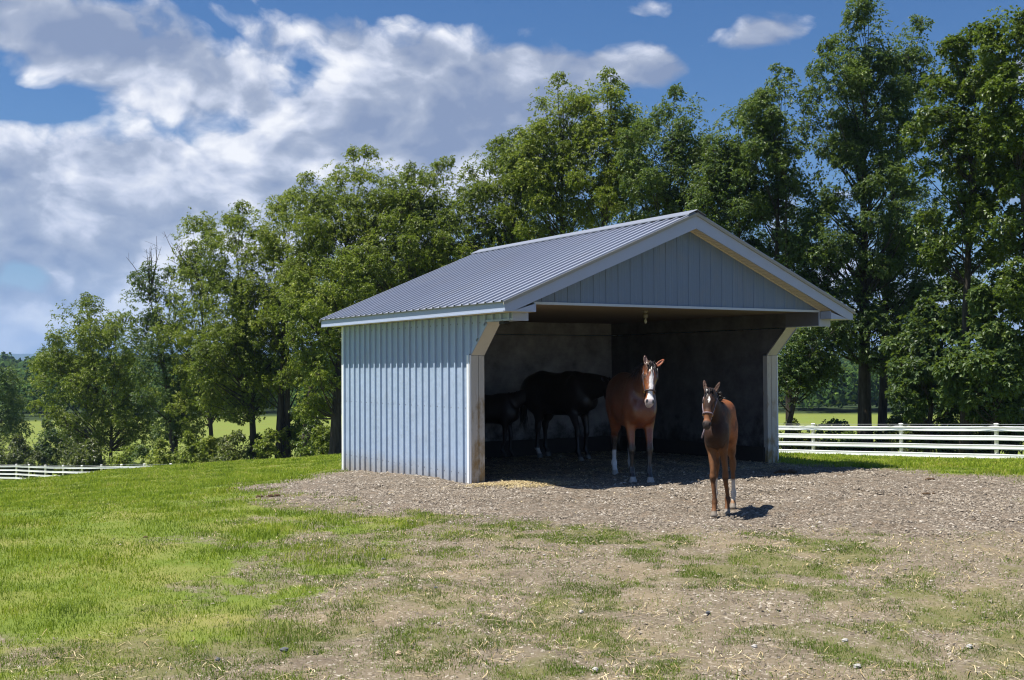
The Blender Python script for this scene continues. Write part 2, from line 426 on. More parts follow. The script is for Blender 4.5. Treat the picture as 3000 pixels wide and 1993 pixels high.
leaf_mat('grass_blade', [(0, (.065, .105, .014)), (.24, (.145, .215, .018)), (.52, (.25, .335, .022)), (.80, (.36, .415, .036)), (1, (.50, .43, .15))], .40, .5, .3, .25, 1.3)
leaf_mat('patch_blade', [(0, (.060, .098, .014)), (.4, (.115, .185, .022)), (.75, (.195, .275, .034)), (1, (.36, .30, .11))], .35, .55, .25, .25, 2.0)
def bark():
    t = NT('bark'); n = t.noise(t.coord('Object', (7, 7, 1.2)), 1.0, 5, .65)
    c = t.ramp(n, [(.3, (.022, .018, .015)), (.6, (.075, .063, .052)), (.8, (.13, .115, .10))])
    t.bsdf(c, .9, .15, 0.0, t.bump(n, .8, .05)); M['bark'] = t.m
bark()
def straw():
    t = NT('straw'); c = t.ramp(t.island(), [(0, (.24, .17, .08)), (.5, (.46, .36, .18)), (1, (.66, .56, .34))]); t.bsdf(c, .6, .3); M['straw'] = t.m
straw()
def stone():
    t = NT('stone'); r = t.island(); n = t.noise(t.pos(), 60, 3)
    c = t.ramp(r, [(0, (.058, .051, .044)), (.3, (.150, .129, .105)), (.6, (.255, .218, .174)), (.92, (.355, .312, .258)), (1, (.48, .45, .40))])
    t.bsdf(t.mix(t.math('MULTIPLY', n, .35), c, (.22, .17, .12)), .85, .25); M['stone'] = t.m
stone()
def vent():
    t = NT('vent_soffit'); p = t.pos((1, 1, 1)); s_ = t.sep(p)
    fx = t.math('FRACT', t.math('MULTIPLY', s_[1], 34.0)); fy = t.math('FRACT', t.math('MULTIPLY', s_[0], 22.0))
    hole = t.math('MULTIPLY', t.math('LESS_THAN', fx, .45), t.math('LESS_THAN', t.math('ABSOLUTE', t.math('SUBTRACT', fy, .5)), .30))
    c = t.mix(t.math('MULTIPLY', hole, .6), (.60, .535, .39), (.16, .13, .08)); t.bsdf(c, .55, .3); M['vent_soffit'] = t.m
vent()
# ------------------------------------------------------------------ ground sheet
def build_ground():
    a = np.concatenate([np.linspace(-33, 33, 331), np.linspace(33, 327, 60)[1:-1]]) * math.pi / 180
    r = 1.5 * (9000 / 1.5) ** (np.arange(560) / 559.0)
    A, R = np.meshgrid(a, r); n = len(a)
    x = CAM[0] + R * np.sin(A + YAW); y = CAM[1] + R * np.cos(A + YAW)
    z = terrain(x, y)
    gv, lu, pa = zones(x.ravel(), y.ravel())
    near = (R.ravel() < 40)
    bumps = (fbm(x.ravel() * 3, y.ravel() * 3, 41, 3) - .5) * (.035 + .03 * gv) + (fbm(x.ravel() * 9, y.ravel() * 9, 43, 2) - .5) * .018
    bed = ((x > .3) & (x < 6) & (y > -.6) & (y < 4.7)).ravel()
    z = z.ravel() + bumps * (R.ravel() < 60) - (R.ravel() < 22) * (1 - lu) * .035 * sstep(.60, .78, fbm(x.ravel() * 5.5, y.ravel() * 5.5, 49, 2)) + bed * .03 * fbm(x.ravel() * 4, y.ravel() * 4, 47, 3)
    far = sstep(44, 60, R.ravel())
    v = np.stack([x.ravel(), y.ravel(), z], 1)
    i = np.arange(len(r) - 1)[:, None] * n; j = np.arange(n)[None, :]; k = (j + 1) % n
    f = np.stack([i + j, i + k, i + n + k, i + n + j], -1).reshape(-1, 4)[:, ::-1]
    c = len(v); v = np.concatenate([v, [[CAM[0], CAM[1], tz(CAM[0], CAM[1])]]])
    fan = np.stack([np.full(n, c), (np.arange(n) + 1) % n, np.arange(n)], 1)
    pad = lambda q, d: np.concatenate([q, [d]])
    o = mesh('ground', v, [f, fan[:, ::-1]], M['ground'], None, True, attrs={'gravel': pad(gv, 0), 'lush': pad(lu, 0), 'patch': pad(pa, .5), 'far': pad(far, 0), 'wood': pad(sstep(200, 212, R.ravel()), 0)})
    tag(o, 'sloping ground with green lawn, gravel yard and bare trodden dirt', 'ground', kind='structure')
build_ground()

# ------------------------------------------------------------------ horse shed
W, D, WT = 6.305, 4.877, .23
POSTZ, BEAMZ, EAVEZ, FASC = 1.915, 2.40, 2.509, .1445
RAKEZ, OS, YF, YB, GY = 4.091, .293, 1.514, .3385, 1.245
RIB = .2286
SLOPE = (RAKEZ - (EAVEZ + FASC)) / (W / 2 + OS)
shed = empty('horse_shed', (0, 0, 0)); tag(shed, 'grey metal sided run-in horse shed, open front with white trimmed gable roof', 'shed')
def ribbed(name, u0, u1, z_lo, z_hi, first, place, h=.019, mat=None, parent=shed, flat=()):
    """trapezoid ribbed sheet: u along the wall, profile depth pushed outwards by place(u,z,d)"""
    us, ds = [u0], [0.0]
    k = first
    while k < u1 + RIB:
        for du, dd in ((-.028, 0), (-.023, h), (.016, h), (.034, 0), (.034 + .05, 0), (.034 + .06, .003), (.034 + .075, .003), (.034 + .085, 0)):
            u = k + du
            if u0 < u < u1: us.append(u); ds.append(dd)
        k += RIB
    us.append(u1); ds.append(0.0)
    for e in flat:
        ds.append(float(np.interp(e, us, ds[:len(us)]))); us.append(e)
        o_ = np.argsort(us, kind='stable'); us = [us[q] for q in o_]; ds = [ds[q] for q in o_]
    v, f = [], []
    for u, d in zip(us, ds):
        lo = z_lo(u); hi = z_hi(u)
        v.append(place(u, lo, d)); v.append(place(u, hi, d))
    f = np.array([[2 * i, 2 * i + 2, 2 * i + 3, 2 * i + 1] for i in range(len(us) - 1)])
    return mesh(name, np.array(v), f, mat, parent)
roofz = lambda x: EAVEZ + FASC + SLOPE * (min(x, W - x) + OS)      # top of the rake boards above x

# side walls: steel outside, plywood inside, cut away under the front overhang
def wall_lo(u):       # u = distance back from the front plane of the posts
    if u >= 0: return -.30
    if u > -.49: return POSTZ + (BEAMZ - POSTZ) * (-u / .49)
    return BEAMZ + .004
for side in (0, 1):
    xo = 0.0 if side == 0 else W; sg = -1 if side == 0 else 1
    sw = ribbed('side_wall', -1.235, D, lambda u: wall_lo(u), lambda u: EAVEZ - .002, .2246 - 7 * RIB, lambda u, z, d: (xo + sg * (d + .004), u, z), h=.031, mat=M['siding_steel'], flat=(-.49, -.003, .0))
    # inner lining in upper and lower boards with a dark joint between them
    xi = WT if side == 0 else W - WT; xs = .016 * (-1 if side == 0 else 1)
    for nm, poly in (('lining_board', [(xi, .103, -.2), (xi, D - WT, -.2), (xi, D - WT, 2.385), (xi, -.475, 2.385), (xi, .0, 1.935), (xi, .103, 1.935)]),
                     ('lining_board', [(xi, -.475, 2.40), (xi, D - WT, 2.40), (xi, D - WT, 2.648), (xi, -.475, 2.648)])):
        b = MB().prism(poly, (xs, 0, 0)); b.build(nm, M['shaded_plywood'], shed)
    # post at the opening: front board, inner board, groove, white corner strip on the outside
    y0 = -.012
    b = MB(); xa, xb = (.0, .125) if side == 0 else (W - .125, W)
    b.box(xa, y0, -.25, xb, .10, POSTZ, .004)
    xa2, xb2 = (.133, WT) if side == 0 else (W - WT, W - .133)
    b.box(xa2, y0 + .002, -.25, xb2, .10, POSTZ - .002, .004)
    b.box(min(xb, xa2) if side == 0 else xb2, y0 + .03, -.25, max(xb, xa2) if side == 0 else xa, .09, POSTZ - .01)
    po = b.build('post', M['stained_wood'], shed); po['label'] = 'weathered brown stained post' if side == 0 else 'pale post with rust coloured stain'
    ct = MB()
    xo1, xo2 = (-.027, -.002) if side == 0 else (W + .002, W + .027)
    yy = .085
    ct.box(xo1, -.014, -.25, xo2, yy, POSTZ + .004)
    ct.build('corner_trim', M['fence_white'], shed)
    # brace: the sloping soffit board from post head to beam, facing forward and down
    a, c = np.array([0, -.012, POSTZ]), np.array([0, -.50, BEAMZ])
    xl, xr = (.0, WT) if side == 0 else (W - WT, W)
    b = MB().prism([(xl, a[1], a[2] + .002), (xr, a[1], a[2] + .002), (xr, c[1], c[2] - .001), (xl, c[1], c[2] - .001)], (0, .022, .022))
    b.build('brace', M['soffit_pale'], shed)
    b = MB().prism([(xl - .012 if side == 0 else xr, a[1] - .004, a[2] + .0), (xl if side == 0 else xr + .012, a[1] - .004, a[2]), (xl if side == 0 else xr + .012, c[1] - .004, c[2] - .03), (xl - .012 if side == 0 else xr, c[1] - .004, c[2] - .03)], (0, .045, .045))
    b.build('edge_trim', M['siding_steel'], shed)
    # cantilevered beam end with white front box
    b = MB().box(xl + .003, -1.235, BEAMZ, xr - .003, -.46, BEAMZ + .012); b.build('beam_soffit', M['trim_white_shaded'], shed)
    if side == 0: b = MB().box(xl - .028, -1.236, BEAMZ + .001, xl - .006, -.50, BEAMZ + .028)
    else: b = MB().box(xr + .006, -1.236, BEAMZ + .001, xr + .028, -.50, BEAMZ + .028)
    b.build('edge_trim', M['siding_steel'], shed)
    xin = xr if side == 0 else xl
    b = MB().box(xl - .030, -1.262, BEAMZ - .006, xr + .004, -1.236, 2.64) if side == 0 else MB().box(xl - .004, -1.262, BEAMZ - .006, xr + .030, -1.236, 2.64)
    b.build('beam_end', M['trim_white_shaded'], shed)
    b = MB().box(min(xin, xin - .02 * (1 if side == 0 else -1)), -1.236, BEAMZ + .013, max(xin, xin - .02 * (1 if side == 0 else -1)), -.476, 2.645); b.build('beam', M['shaded_plywood'] if side == 0 else M['grey_plank'], shed)
    # kick board along the foot of the inner wall
    xk = xi + (.0 if side == 0 else -.045)
    MB().box(xk, .06, -.1, xk + .045, D - WT, .27, .004).build('kick_board', M['dark_timber'], shed)
# back wall
ribbed('back_wall', 0, W, lambda u: -.4, lambda u: EAVEZ - .002, .1, lambda u, z, d: (W - u, D + d + .004, z), mat=M['siding_steel'])
for z0, z1 in ((-.2, 2.385), (2.40, 2.648)):
    MB().box(WT + .001, D - WT, z0, W - WT - .001, D - WT + .016, z1).build('lining_board', M['lit_plywood'], shed)
MB().box(WT + .02, D - WT - .045, -.1, W - WT - .05, D - WT, .25, .004).build('kick_board', M['dark_timber'], shed)
MB().box(WT + 1.22, D - WT - .0025, .2, WT + 1.228, D - WT + .002, 2.384).build('board_joint', M['black_gap'], shed)
MB().box(-.028, D - .085, -.45, -.002, D + .03, EAVEZ - .003).build('corner_trim', M['fence_white'], shed)
MB().box(-.002, D + .012, -.45, .09, D + .036, EAVEZ - .003).build('corner_trim', M['fence_white'], shed)
MB().box(W + .002, D - .085, -.45, W + .028, D + .03, EAVEZ - .003).build('corner_trim', M['fence_white'], shed)
# ceiling boards
MB().box(WT - .01, -GY + .02, 2.648, W - WT + .01, D - WT + .02, 2.665).build('ceiling', M['ceiling_board'], shed)
# front gable
gab = ribbed('gable_panel', .02, W - .02, lambda u: 2.668, lambda u: roofz(u) - .155, .4877 - RIB, lambda u, z, d: (u, -GY - .004 - d, z), h=.009, mat=M['gable_steel_shaded'])
ribbed('gable_panel', .02, W - .02, lambda u: EAVEZ, lambda u: roofz(u) - .15, .1, lambda u, z, d: (u, D + .01 + d, z), h=.016, mat=M['gable_steel_shaded'])
MB().box(.24, -GY - .034, 2.632, W - .24, -GY + .02, 2.668).build('gable_trim', M['gable_trim_blue'], shed)
# fascia boards on the eaves
for xa, xb in ((-OS - .014, -OS + .006), (W + OS - .006, W + OS + .014)):
    b = MB().box(xa, -YF + .004, EAVEZ, xb, D + YB, EAVEZ + FASC - .004); b.build('eave_fascia', M['trim_white_shaded'], shed)
    b = MB(); sg = -1 if xa < 0 else 1
    x0 = xa - .012 if sg < 0 else xb
    b.box(x0, -YF + .02, EAVEZ - .004, x0 + .012, D + YB - .02, EAVEZ + .016); b.build('drip_lip', M['trim_white_shaded'], shed)
# flat soffit under each eave
for xa, xb in ((-OS + .006, -.006), (W + .006, W + OS - .006)):
    MB().box(xa, -GY, EAVEZ + .002, xb, D + YB - .01, EAVEZ + .010).build('eave_soffit', M['soffit_cream'], shed)
# rake boards, front and back
RH = .232
for yy, th in ((-YF, .024), (D + YB - .02, .024)):
    for sg in (0, 1):
        X = lambda x: x if sg == 0 else W - x
        xe = -OS - .012
        ez = EAVEZ + FASC
        poly = [(X(xe), yy, EAVEZ - .001), (X(xe + .115), yy, EAVEZ - .001), (X(W / 2), yy, RAKEZ - RH), (X(W / 2), yy, RAKEZ - .002), (X(xe), yy, ez)]
        if sg: poly = poly[::-1]
        MB().prism(poly, (0, th, 0)).build('rake_board', M['trim_white_shaded'], shed)
        # small closing panel at the foot of the rake
        p2 = [(X(xe + .10), yy + .012, EAVEZ), (X(.21), yy + .012, EAVEZ), (X(.21), yy + .012, EAVEZ + .118)]
        if yy < 0: MB().prism(p2 if sg == 0 else p2[::-1], (0, .02, 0)).build('rake_return', M['trim_white_shaded'], shed)
# the underside of that return
for xa, xb in ((-OS, .21), (W - .21, W + OS)):
    MB().box(xa, -YF + .03, EAVEZ, xb, -GY - .03, EAVEZ + .008).build('eave_soffit', M['soffit_cream'], shed)
for xa in (.19, W - .21):
    MB().box(xa, -YF + .034, EAVEZ + .012, xa + .02, -GY - .035, EAVEZ + .135).build('rake_return', M['trim_white_shaded'], shed)
# vented sloping soffits of the front overhang: long ridges across, rows of small slots
for sg in (0, 1):
    X = lambda x: x if sg == 0 else W - x
    n = 34; xs = np.linspace(.10, W / 2 - .002, n * 2 + 1); v, f = [], []
    for i, x in enumerate(xs):
        z = roofz(x) - .205 + (.006 if i % 2 else 0)
        v += [(X(x), -YF + .024, z), (X(x), -GY - .02, z)]
    for i in range(len(xs) - 1): f.append([2 * i, 2 * i + 1, 2 * i + 3, 2 * i + 2] if sg == 0 else [2 * i, 2 * i + 2, 2 * i + 3, 2 * i + 1])
    mesh('rake_soffit', np.array(v), np.array(f), M['vent_soffit'], shed)
    a, c = .12, W / 2
    MB().prism([(X(a), -GY - .032, roofz(a) - .215), (X(c), -GY - .032, roofz(c) - .215), (X(c), -GY - .032, roofz(c) - .185), (X(a), -GY - .032, roofz(a) - .185)], (0, .02, 0)).build('soffit_trim', M['soffit_cream'], shed)
# steel roof: ribbed sheets laid up the slope, each with thickness
for sg in (0, 1):
    X = lambda x: x if sg == 0 else W - x
    y0, y1 = -YF - .022, D + YB + .03
    ys, hs = [y0], [0.0]; k = -1.2626 - RIB
    while k < y1 + RIB:
        for dy, dh in ((-.026, 0), (-.021, .023), (.012, .023), (.026, 0)):
            if y0 < k + dy < y1: ys.append(k + dy); hs.append(dh)
        k += RIB
    ys.append(y1); hs.append(0)
    xe = -OS - .045; nrm = np.array([-SLOPE, 0, 1]) / math.hypot(SLOPE, 1)
    v = []
    st = np.linspace(0, 1, 9)
    for q in st:
        x = xe + (W / 2 - xe - .012) * q
        for y, h in zip(ys, hs):
            px, pz = x + nrm[0] * (h + .004), roofz(x) + nrm[2] * (h + .004)
            v.append((X(px), y, pz))
    ny = len(ys); f = []
    for a in range(len(st) - 1):
        for i in range(ny - 1):
            q = [a * ny + i, (a + 1) * ny + i, (a + 1) * ny + i + 1, a * ny + i + 1]
            f.append(q[::-1] if sg == 0 else q)
    ro = mesh('roof_panel', np.array(v), np.array(f), M['roof_steel'], shed)
    so = ro.modifiers.new('thick', 'SOLIDIFY'); so.thickness = .006; so.offset = -1
    # metal rake edge over the front board
    for yy in (-YF - .024, D + YB + .004):
        b = MB().prism([(X(xe), yy, roofz(xe) - .036), (X(W / 2), yy, RAKEZ - .036), (X(W / 2), yy, RAKEZ + .010), (X(xe), yy, roofz(xe) + .010)], (0, .022, 0)); b.build('rake_edge', M['edge_tan'], shed)
    b = MB()
    b.box(X(-OS - .040) - (.0 if sg == 0 else .026), -YF, EAVEZ + FASC - .022, X(-OS - .040) + (.026 if sg == 0 else .0), D + YB, EAVEZ + FASC - .004)
    b.build('drip_edge', M['edge_tan'], shed)
b = MB()
def capx(x): return RAKEZ + .030 - SLOPE * abs(x - W / 2) + .022
prof = [(W / 2 - .175, capx(W / 2 - .175) - .006), (W / 2 - .17, capx(W / 2 - .17) + .004), (W / 2 - .02, capx(W / 2 - .02) + .004), (W / 2, RAKEZ + .062), (W / 2 + .02, capx(W / 2 + .02) + .004), (W / 2 + .17, capx(W / 2 + .17) + .004), (W / 2 + .175, capx(W / 2 + .175) - .006)]
lowp = [(x, z - .007) for x, z in prof][::-1]
b.prism([(x, -YF - .03, z) for x, z in prof + lowp], (0, YF + D + YB + .07, 0)); b.build('ridge_cap', M['ridge_steel'], shed)
# a little insulator box under the left beam
MB().box(.02, -.93, BEAMZ - .045, .12, -.80, BEAMZ + .001, .006).build('junction_box', M['rubber_black'], shed)

# lamp hanging from the ceiling
lx, ly = 3.18, -.2
lamp = empty('ceiling_lamp', (lx, ly, 2.648)); tag(lamp, 'bare bulb lamp in a pale socket hanging from the shed ceiling', 'lamp')
def lathe(prof, seg=14):
    m = MB(); n = len(prof)
    for r, z in prof:
        for q in range(seg): m.v.append((r * math.cos(2 * math.pi * q / seg), r * math.sin(2 * math.pi * q / seg), z))
    for i in range(n - 1):
        for q in range(seg):
            k = (q + 1) % seg; m.f.append([i * seg + q, i * seg + k, (i + 1) * seg + k, (i + 1) * seg + q])
    m.f.append([q for q in range(seg)][::-1]); m.f.append([(n - 1) * seg + q for q in range(seg)])
    return m
lathe([(.045, 0), (.045, -.02), (.02, -.03), (.02, -.05)][::-1]).build('ceiling_plate', M['porcelain'], lamp, True)
lathe([(.030, -.05), (.036, -.06), (.036, -.11), (.026, -.12)][::-1]).build('socket', M['porcelain'], lamp, True)
lathe([(.012, -.12), (.013, -.14), (.022, -.16), (.025, -.18), (.020, -.20), (.009, -.212)][::-1]).build('bulb', M['bulb_glass'], lamp, True)
# ------------------------------------------------------------------ fences
def fence(label, posts, height, rails, name='board_fence', wires=(), wiggle=0.0, sag=False, w=.074, r_sag=.007):
    base = empty(name, (posts[0][0], posts[0][1], posts[0][2]))
    tag(base, label, 'fence')
    o = np.array(posts[0], float); P = [np.array(p, float) - o for p in posts]
    r_ = 0.062
    for i, p in enumerate(P):
        m = MB(); d = (P[min(i + 1, len(P) - 1)] - P[max(i - 1, 0)]); 
        prof = [(r_, -.4), (r_, height), (r_ + .012, height + .002), (r_ + .014, height + .03), (r_ * .75, height + .045), (.0, height + .05)]
        k = lathe(prof, 12); k.v = [(x + p[0], y + p[1], z + p[2]) for x, y, z in k.v]
        k.build('post', M['fence_white'], base, True)
    for h in rails:
        # one ribbed rail runs past all the posts on the near side
        pts = []
        for i in range(len(P) - 1):
            for q in np.linspace(0, 1, 6)[:-1]: pts.append(P[i] * (1 - q) + P[i + 1] * q - np.array([0, 0, r_sag * 4 * q * (1 - q)]))
        pts.append(P[-1]); pts = np.array(pts)
        t = np.gradient(pts, axis=0); t /= np.linalg.norm(t, axis=1)[:, None]
        side = np.cross(t, [0, 0, 1.0]); c = CAM - (pts[0] + o); 
        if side[0] @ c < 0: side = -side
        prof = [(0, -w), (.016, -w), (.022, -w + .02), (.013, -.02), (.013, .02), (.022, w - .02), (.016, w), (0, w)]
        v, f = [], []
        for pt, s_ in zip(pts, side):
            for dx, dz in prof: v.append(pt + s_ * (r_ + .001 + dx) + np.array([0, 0, h + dz]))
        n = len(prof)
        for i in range(len(pts) - 1):
            for q in range(n): f.append([i * n + q, i * n + (q + 1) % n, (i + 1) * n + (q + 1) % n, (i + 1) * n + q])
        mesh('rail', np.array(v), np.array(f), M['fence_white'], base)
    for h, sg in wires:
        pts = []
        for i in range(len(P) - 1):
            for q in np.linspace(0, 1, 14)[:-1]: pts.append(P[i] * (1 - q) + P[i + 1] * q + np.array([-.13, 0, h - sg * 4 * q * (1 - q)]))
        MB().tube(np.array(pts), .006, 5).build('wire', M['wire_grey'], base, True)
    return base
rp = []
for x, y, zt in [(19.55, 18.95, -.46), (19.93, 15.70, -.34), (20.32, 12.43, -.242), (20.82, 9.19, -.127), (21.17, 6.04, -.011), (21.55, 2.8, .10)]:
    rp.append((x, y, zt - 1.27))
fence('white four rail board fence with round capped posts right of the shed', rp, 1.22, (1.105, .835, .565, .29), wires=((1.235, .0), (1.20, .11), (.62, .0)))
lp = []
for px, d in zip([-62, -8, 48, 85, 133, 185, 240, 297, 356, 423, 500, 590], [86, 82, 78.5, 75, 71.6, 68.4, 65.4, 62.6, 60, 57.5, 55, 52.5]):
    yt = [1361, 1360, 1359.5, 1360.5, 1362, 1362.5, 1363, 1361.5, 1360, 1358.5, 1358, 1358][[-62, -8, 48, 85, 133, 185, 240, 297, 356, 423, 500, 590].index(px)]
    p = at_depth(px, yt, d); lp.append((p[0], p[1], p[2] - 1.27))
fence('low white board fence half hidden behind the grassy hill crest, far left', lp, 1.22, (1.105, .835, .565, .29), wires=((1.235, 0),), w=.055)
# ------------------------------------------------------------------ horses
# The body is one skin pulled over rounded solids (a blended distance field), so limbs join and taper smoothly.
def smin(a, b, k):
    h = np.maximum(k - np.abs(a - b), 0) / k
    return np.minimum(a, b) - h * h * k * .25
class Skin:
    def __init__(s): s.p = []
    def cone(s, a, ra, b, rb, k=.05, w=1.0, reg='coat'):            # round cone, width across scaled by w
        s.p.append(('c', np.array(a, float), np.array(b, float), ra, rb, k, w, reg)); return s
    def ell(s, c, r, k=.06, R=None, reg='coat'):                    # ellipsoid, columns of R are its axes
        s.p.append(('e', np.array(c, float), np.array(r, float), np.eye(3) if R is None else np.asarray(R, float), 0, k, 1.0, reg)); return s
    def cut(s, c, r, k=.02, R=None):
        s.p.append(('x', np.array(c, float), np.array(r, float), np.eye(3) if R is None else np.asarray(R, float), 0, k, 1.0, 'cut')); return s
    @staticmethod
    def dist(q, P):
        if q[0] in 'ex':
            l = (P - q[1]) @ q[3]; k0 = np.linalg.norm(l / q[2], axis=-1); k1 = np.linalg.norm(l / q[2] ** 2, axis=-1) + 1e-9
            return k0 * (k0 - 1) / k1
        a, b, ra, rb, w = q[1], q[2], q[3], q[4], q[6]
        ab = b - a; t = np.clip(((P - a) @ ab) / (ab @ ab + 1e-12), 0, 1)
        d = P - a - t[..., None] * ab
        r = ra + (rb - ra) * t
        if w != 1.0:
            d = d.copy(); d[..., 1] = d[..., 1] / w
            return (np.linalg.norm(d, axis=-1) - r) * (w if w < 1 else 1.0)
        return np.linalg.norm(d, axis=-1) - r
    def grid(s, h):
        lo = np.full(3, 9.0); hi = np.full(3, -9.0)
        for q in s.p:
            if q[0] == 'x': continue
            if q[0] == 'e': m = np.full(3, q[2].max()); a = b = q[1]
            else: m = np.full(3, max(q[3], q[4]) * max(1, q[6])); a, b = q[1], q[2]
            lo = np.minimum(lo, np.minimum(a, b) - m); hi = np.maximum(hi, np.maximum(a, b) + m)
        lo -= 4 * h; hi += 4 * h; lo[2] = max(lo[2], -6 * h)
        n = np.ceil((hi - lo) / h).astype(int) + 1
        F = np.full(n, 1.0, np.float32)
        ax = [lo[i] + h * np.arange(n[i]) for i in range(3)]
        for q in s.p:
            mg = q[5] + 4 * h
            if q[0] in 'ex': m = np.full(3, q[2].max()) + mg; a = b = q[1]
            else: m = np.full(3, max(q[3], q[4]) * max(1, q[6])) + mg; a, b = q[1], q[2]
            i0 = np.maximum(((np.minimum(a, b) - m - lo) / h).astype(int), 0); i1 = np.minimum(((np.maximum(a, b) + m - lo) / h).astype(int) + 2, n)
            if (i1 <= i0).any(): continue
            sl = tuple(slice(x, y) for x, y in zip(i0, i1))
            P = np.stack(np.meshgrid(*[ax[i][i0[i]:i1[i]] for i in range(3)], indexing='ij'), -1)
            d = s.dist(q, P).astype(np.float32)
            if q[0] == 'x': F[sl] = -smin(-F[sl], d, q[5])
            else: F[sl] = smin(F[sl], d, q[5])
        F = np.maximum(F, (-(ax[2] - 0.0)).astype(np.float32)[None, None, :])       # hooves stand flat on the ground
        return F, lo, h
    def surface(s, h):
        F, lo, h = s.grid(h)
        ins = F < 0; sh = np.array(F.shape) - 1
        cnt = np.zeros(sh, np.int8); acc = np.zeros((*sh, 3), np.float32); num = np.zeros(sh, np.float32)
        C = [(x, y, z) for x in (0, 1) for y in (0, 1) for z in (0, 1)]
        S_ = lambda A, c: A[c[0]:c[0] + sh[0], c[1]:c[1] + sh[1], c[2]:c[2] + sh[2]]
        for c in C: cnt += S_(ins, c)
        act = (cnt > 0) & (cnt < 8); I = np.argwhere(act)
        val = np.stack([F[I[:, 0] + c[0], I[:, 1] + c[1], I[:, 2] + c[2]] for c in C], 1)
        pos = np.zeros((len(I), 3)); n = np.zeros(len(I))
        for i in range(8):
            for j in range(i + 1, 8):
                ci, cj = np.array(C[i]), np.array(C[j])
                if np.abs(ci - cj).sum() != 1: continue
                m = (val[:, i] < 0) != (val[:, j] < 0)
                t = np.where(m, val[:, i] / (val[:, i] - val[:, j] + 1e-12), 0)
                pos += m[:, None] * (ci + (cj - ci) * t[:, None]); n += m
        V = lo + h * (I + pos / n[:, None])
        idx = np.full(sh, -1, np.int64); idx[act] = np.arange(len(I))
        faces = []
        for a in range(3):
            b, c = (a + 1) % 3, (a + 2) % 3
            A = ins; s0 = [slice(1, sh[i]) for i in range(3)]; s0[a] = slice(0, sh[a])
            s1 = list(s0); s1[a] = slice(1, sh[a] + 1)
            ch = A[tuple(s0)] != A[tuple(s1)]
            E = np.argwhere(ch); st = A[tuple(s0)][ch]
            E[:, b] += 1; E[:, c] += 1
            def at(db, dc):
                Q = E.copy(); Q[:, b] -= db; Q[:, c] -= dc; return idx[Q[:, 0], Q[:, 1], Q[:, 2]]
            q = np.stack([at(1, 1), at(0, 1), at(0, 0), at(1, 0)], 1)
            q[~st] = q[~st][:, ::-1]; faces.append(q)
        Q = np.concatenate(faces); Q = Q[(Q >= 0).all(1)]
        # two light relaxation passes
        for it in range(2):
            sm = np.zeros_like(V); ct = np.zeros(len(V))
            for i in range(4):
                u, w_ = Q[:, i], Q[:, (i + 1) % 4]
                np.add.at(sm, u, V[w_]); np.add.at(ct, u, 1); np.add.at(sm, w_, V[u]); np.add.at(ct, w_, 1)
            V = V * .5 + .5 * sm / np.maximum(ct, 1)[:, None]
        return V, Q
    def region(s, V):
        best = np.full(len(V), 9.0); who = np.zeros(len(V), int)
        for i, q in enumerate(s.p):
            if q[0] == 'x': continue
            d = s.dist(q, V); m = d < best; best[m] = d[m]; who[m] = i
        return np.array([q[7] for q in s.p], dtype=object)[who]

def hair_mat(name, c, rough=.4):
    t = NT(name); r = t.island(); n = t.noise(t.coord(), 30, 2)
    t.bsdf(t.mix(r, tuple(q * .6 for q in c), tuple(q * 1.6 for q in c)), rough, .5); M[name] = t.m
hair_mat('black_hair', (.022, .017, .016)); hair_mat('dark_hair', (.012, .010, .009))
def coat_mat(name, rough, sheen=.0, dust_sheen=.0, spec=.5):
    t = NT(name); c = t.attr('coat', True); p = t.coord()
    n = t.noise(t.coord('Object', (6, 6, 10)), 3.0, 5, .6); f = t.noise(p, 60, 3)
    c2 = t.mix(t.math('MULTIPLY', t.rng(n, .35, .75), .5), c, t.mix(.5, c, (.02, .012, .008)))
    c2 = t.mix(t.math('MULTIPLY', t.math('MULTIPLY', t.rng(n, .54, .78), t.rng(f, .35, .65)), dust_sheen), c2, (.40, .33, .27))  # pale patches: grey dust together with coat sheen painted as colour
    t.bsdf(c2, t.rng(n, .3, .7, rough - .06, rough + .12), spec, 0.0, t.bump(t.math('ADD', t.math('MULTIPLY', f, .35), t.noise(t.coord('Object', (14, 14, 9)), 1.0, 4)), .35, .02), **{'Coat Weight': sheen, 'Coat Roughness': .35}); M[name] = t.m
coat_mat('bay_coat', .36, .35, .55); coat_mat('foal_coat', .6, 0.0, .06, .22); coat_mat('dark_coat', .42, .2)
simple('eye_dark', (.012, .008, .006), .08, .6)
simple('halter_leather', (.045, .030, .034), .45, .4)
simple('halter_mauve', (.21, .165, .19), .55, .35)

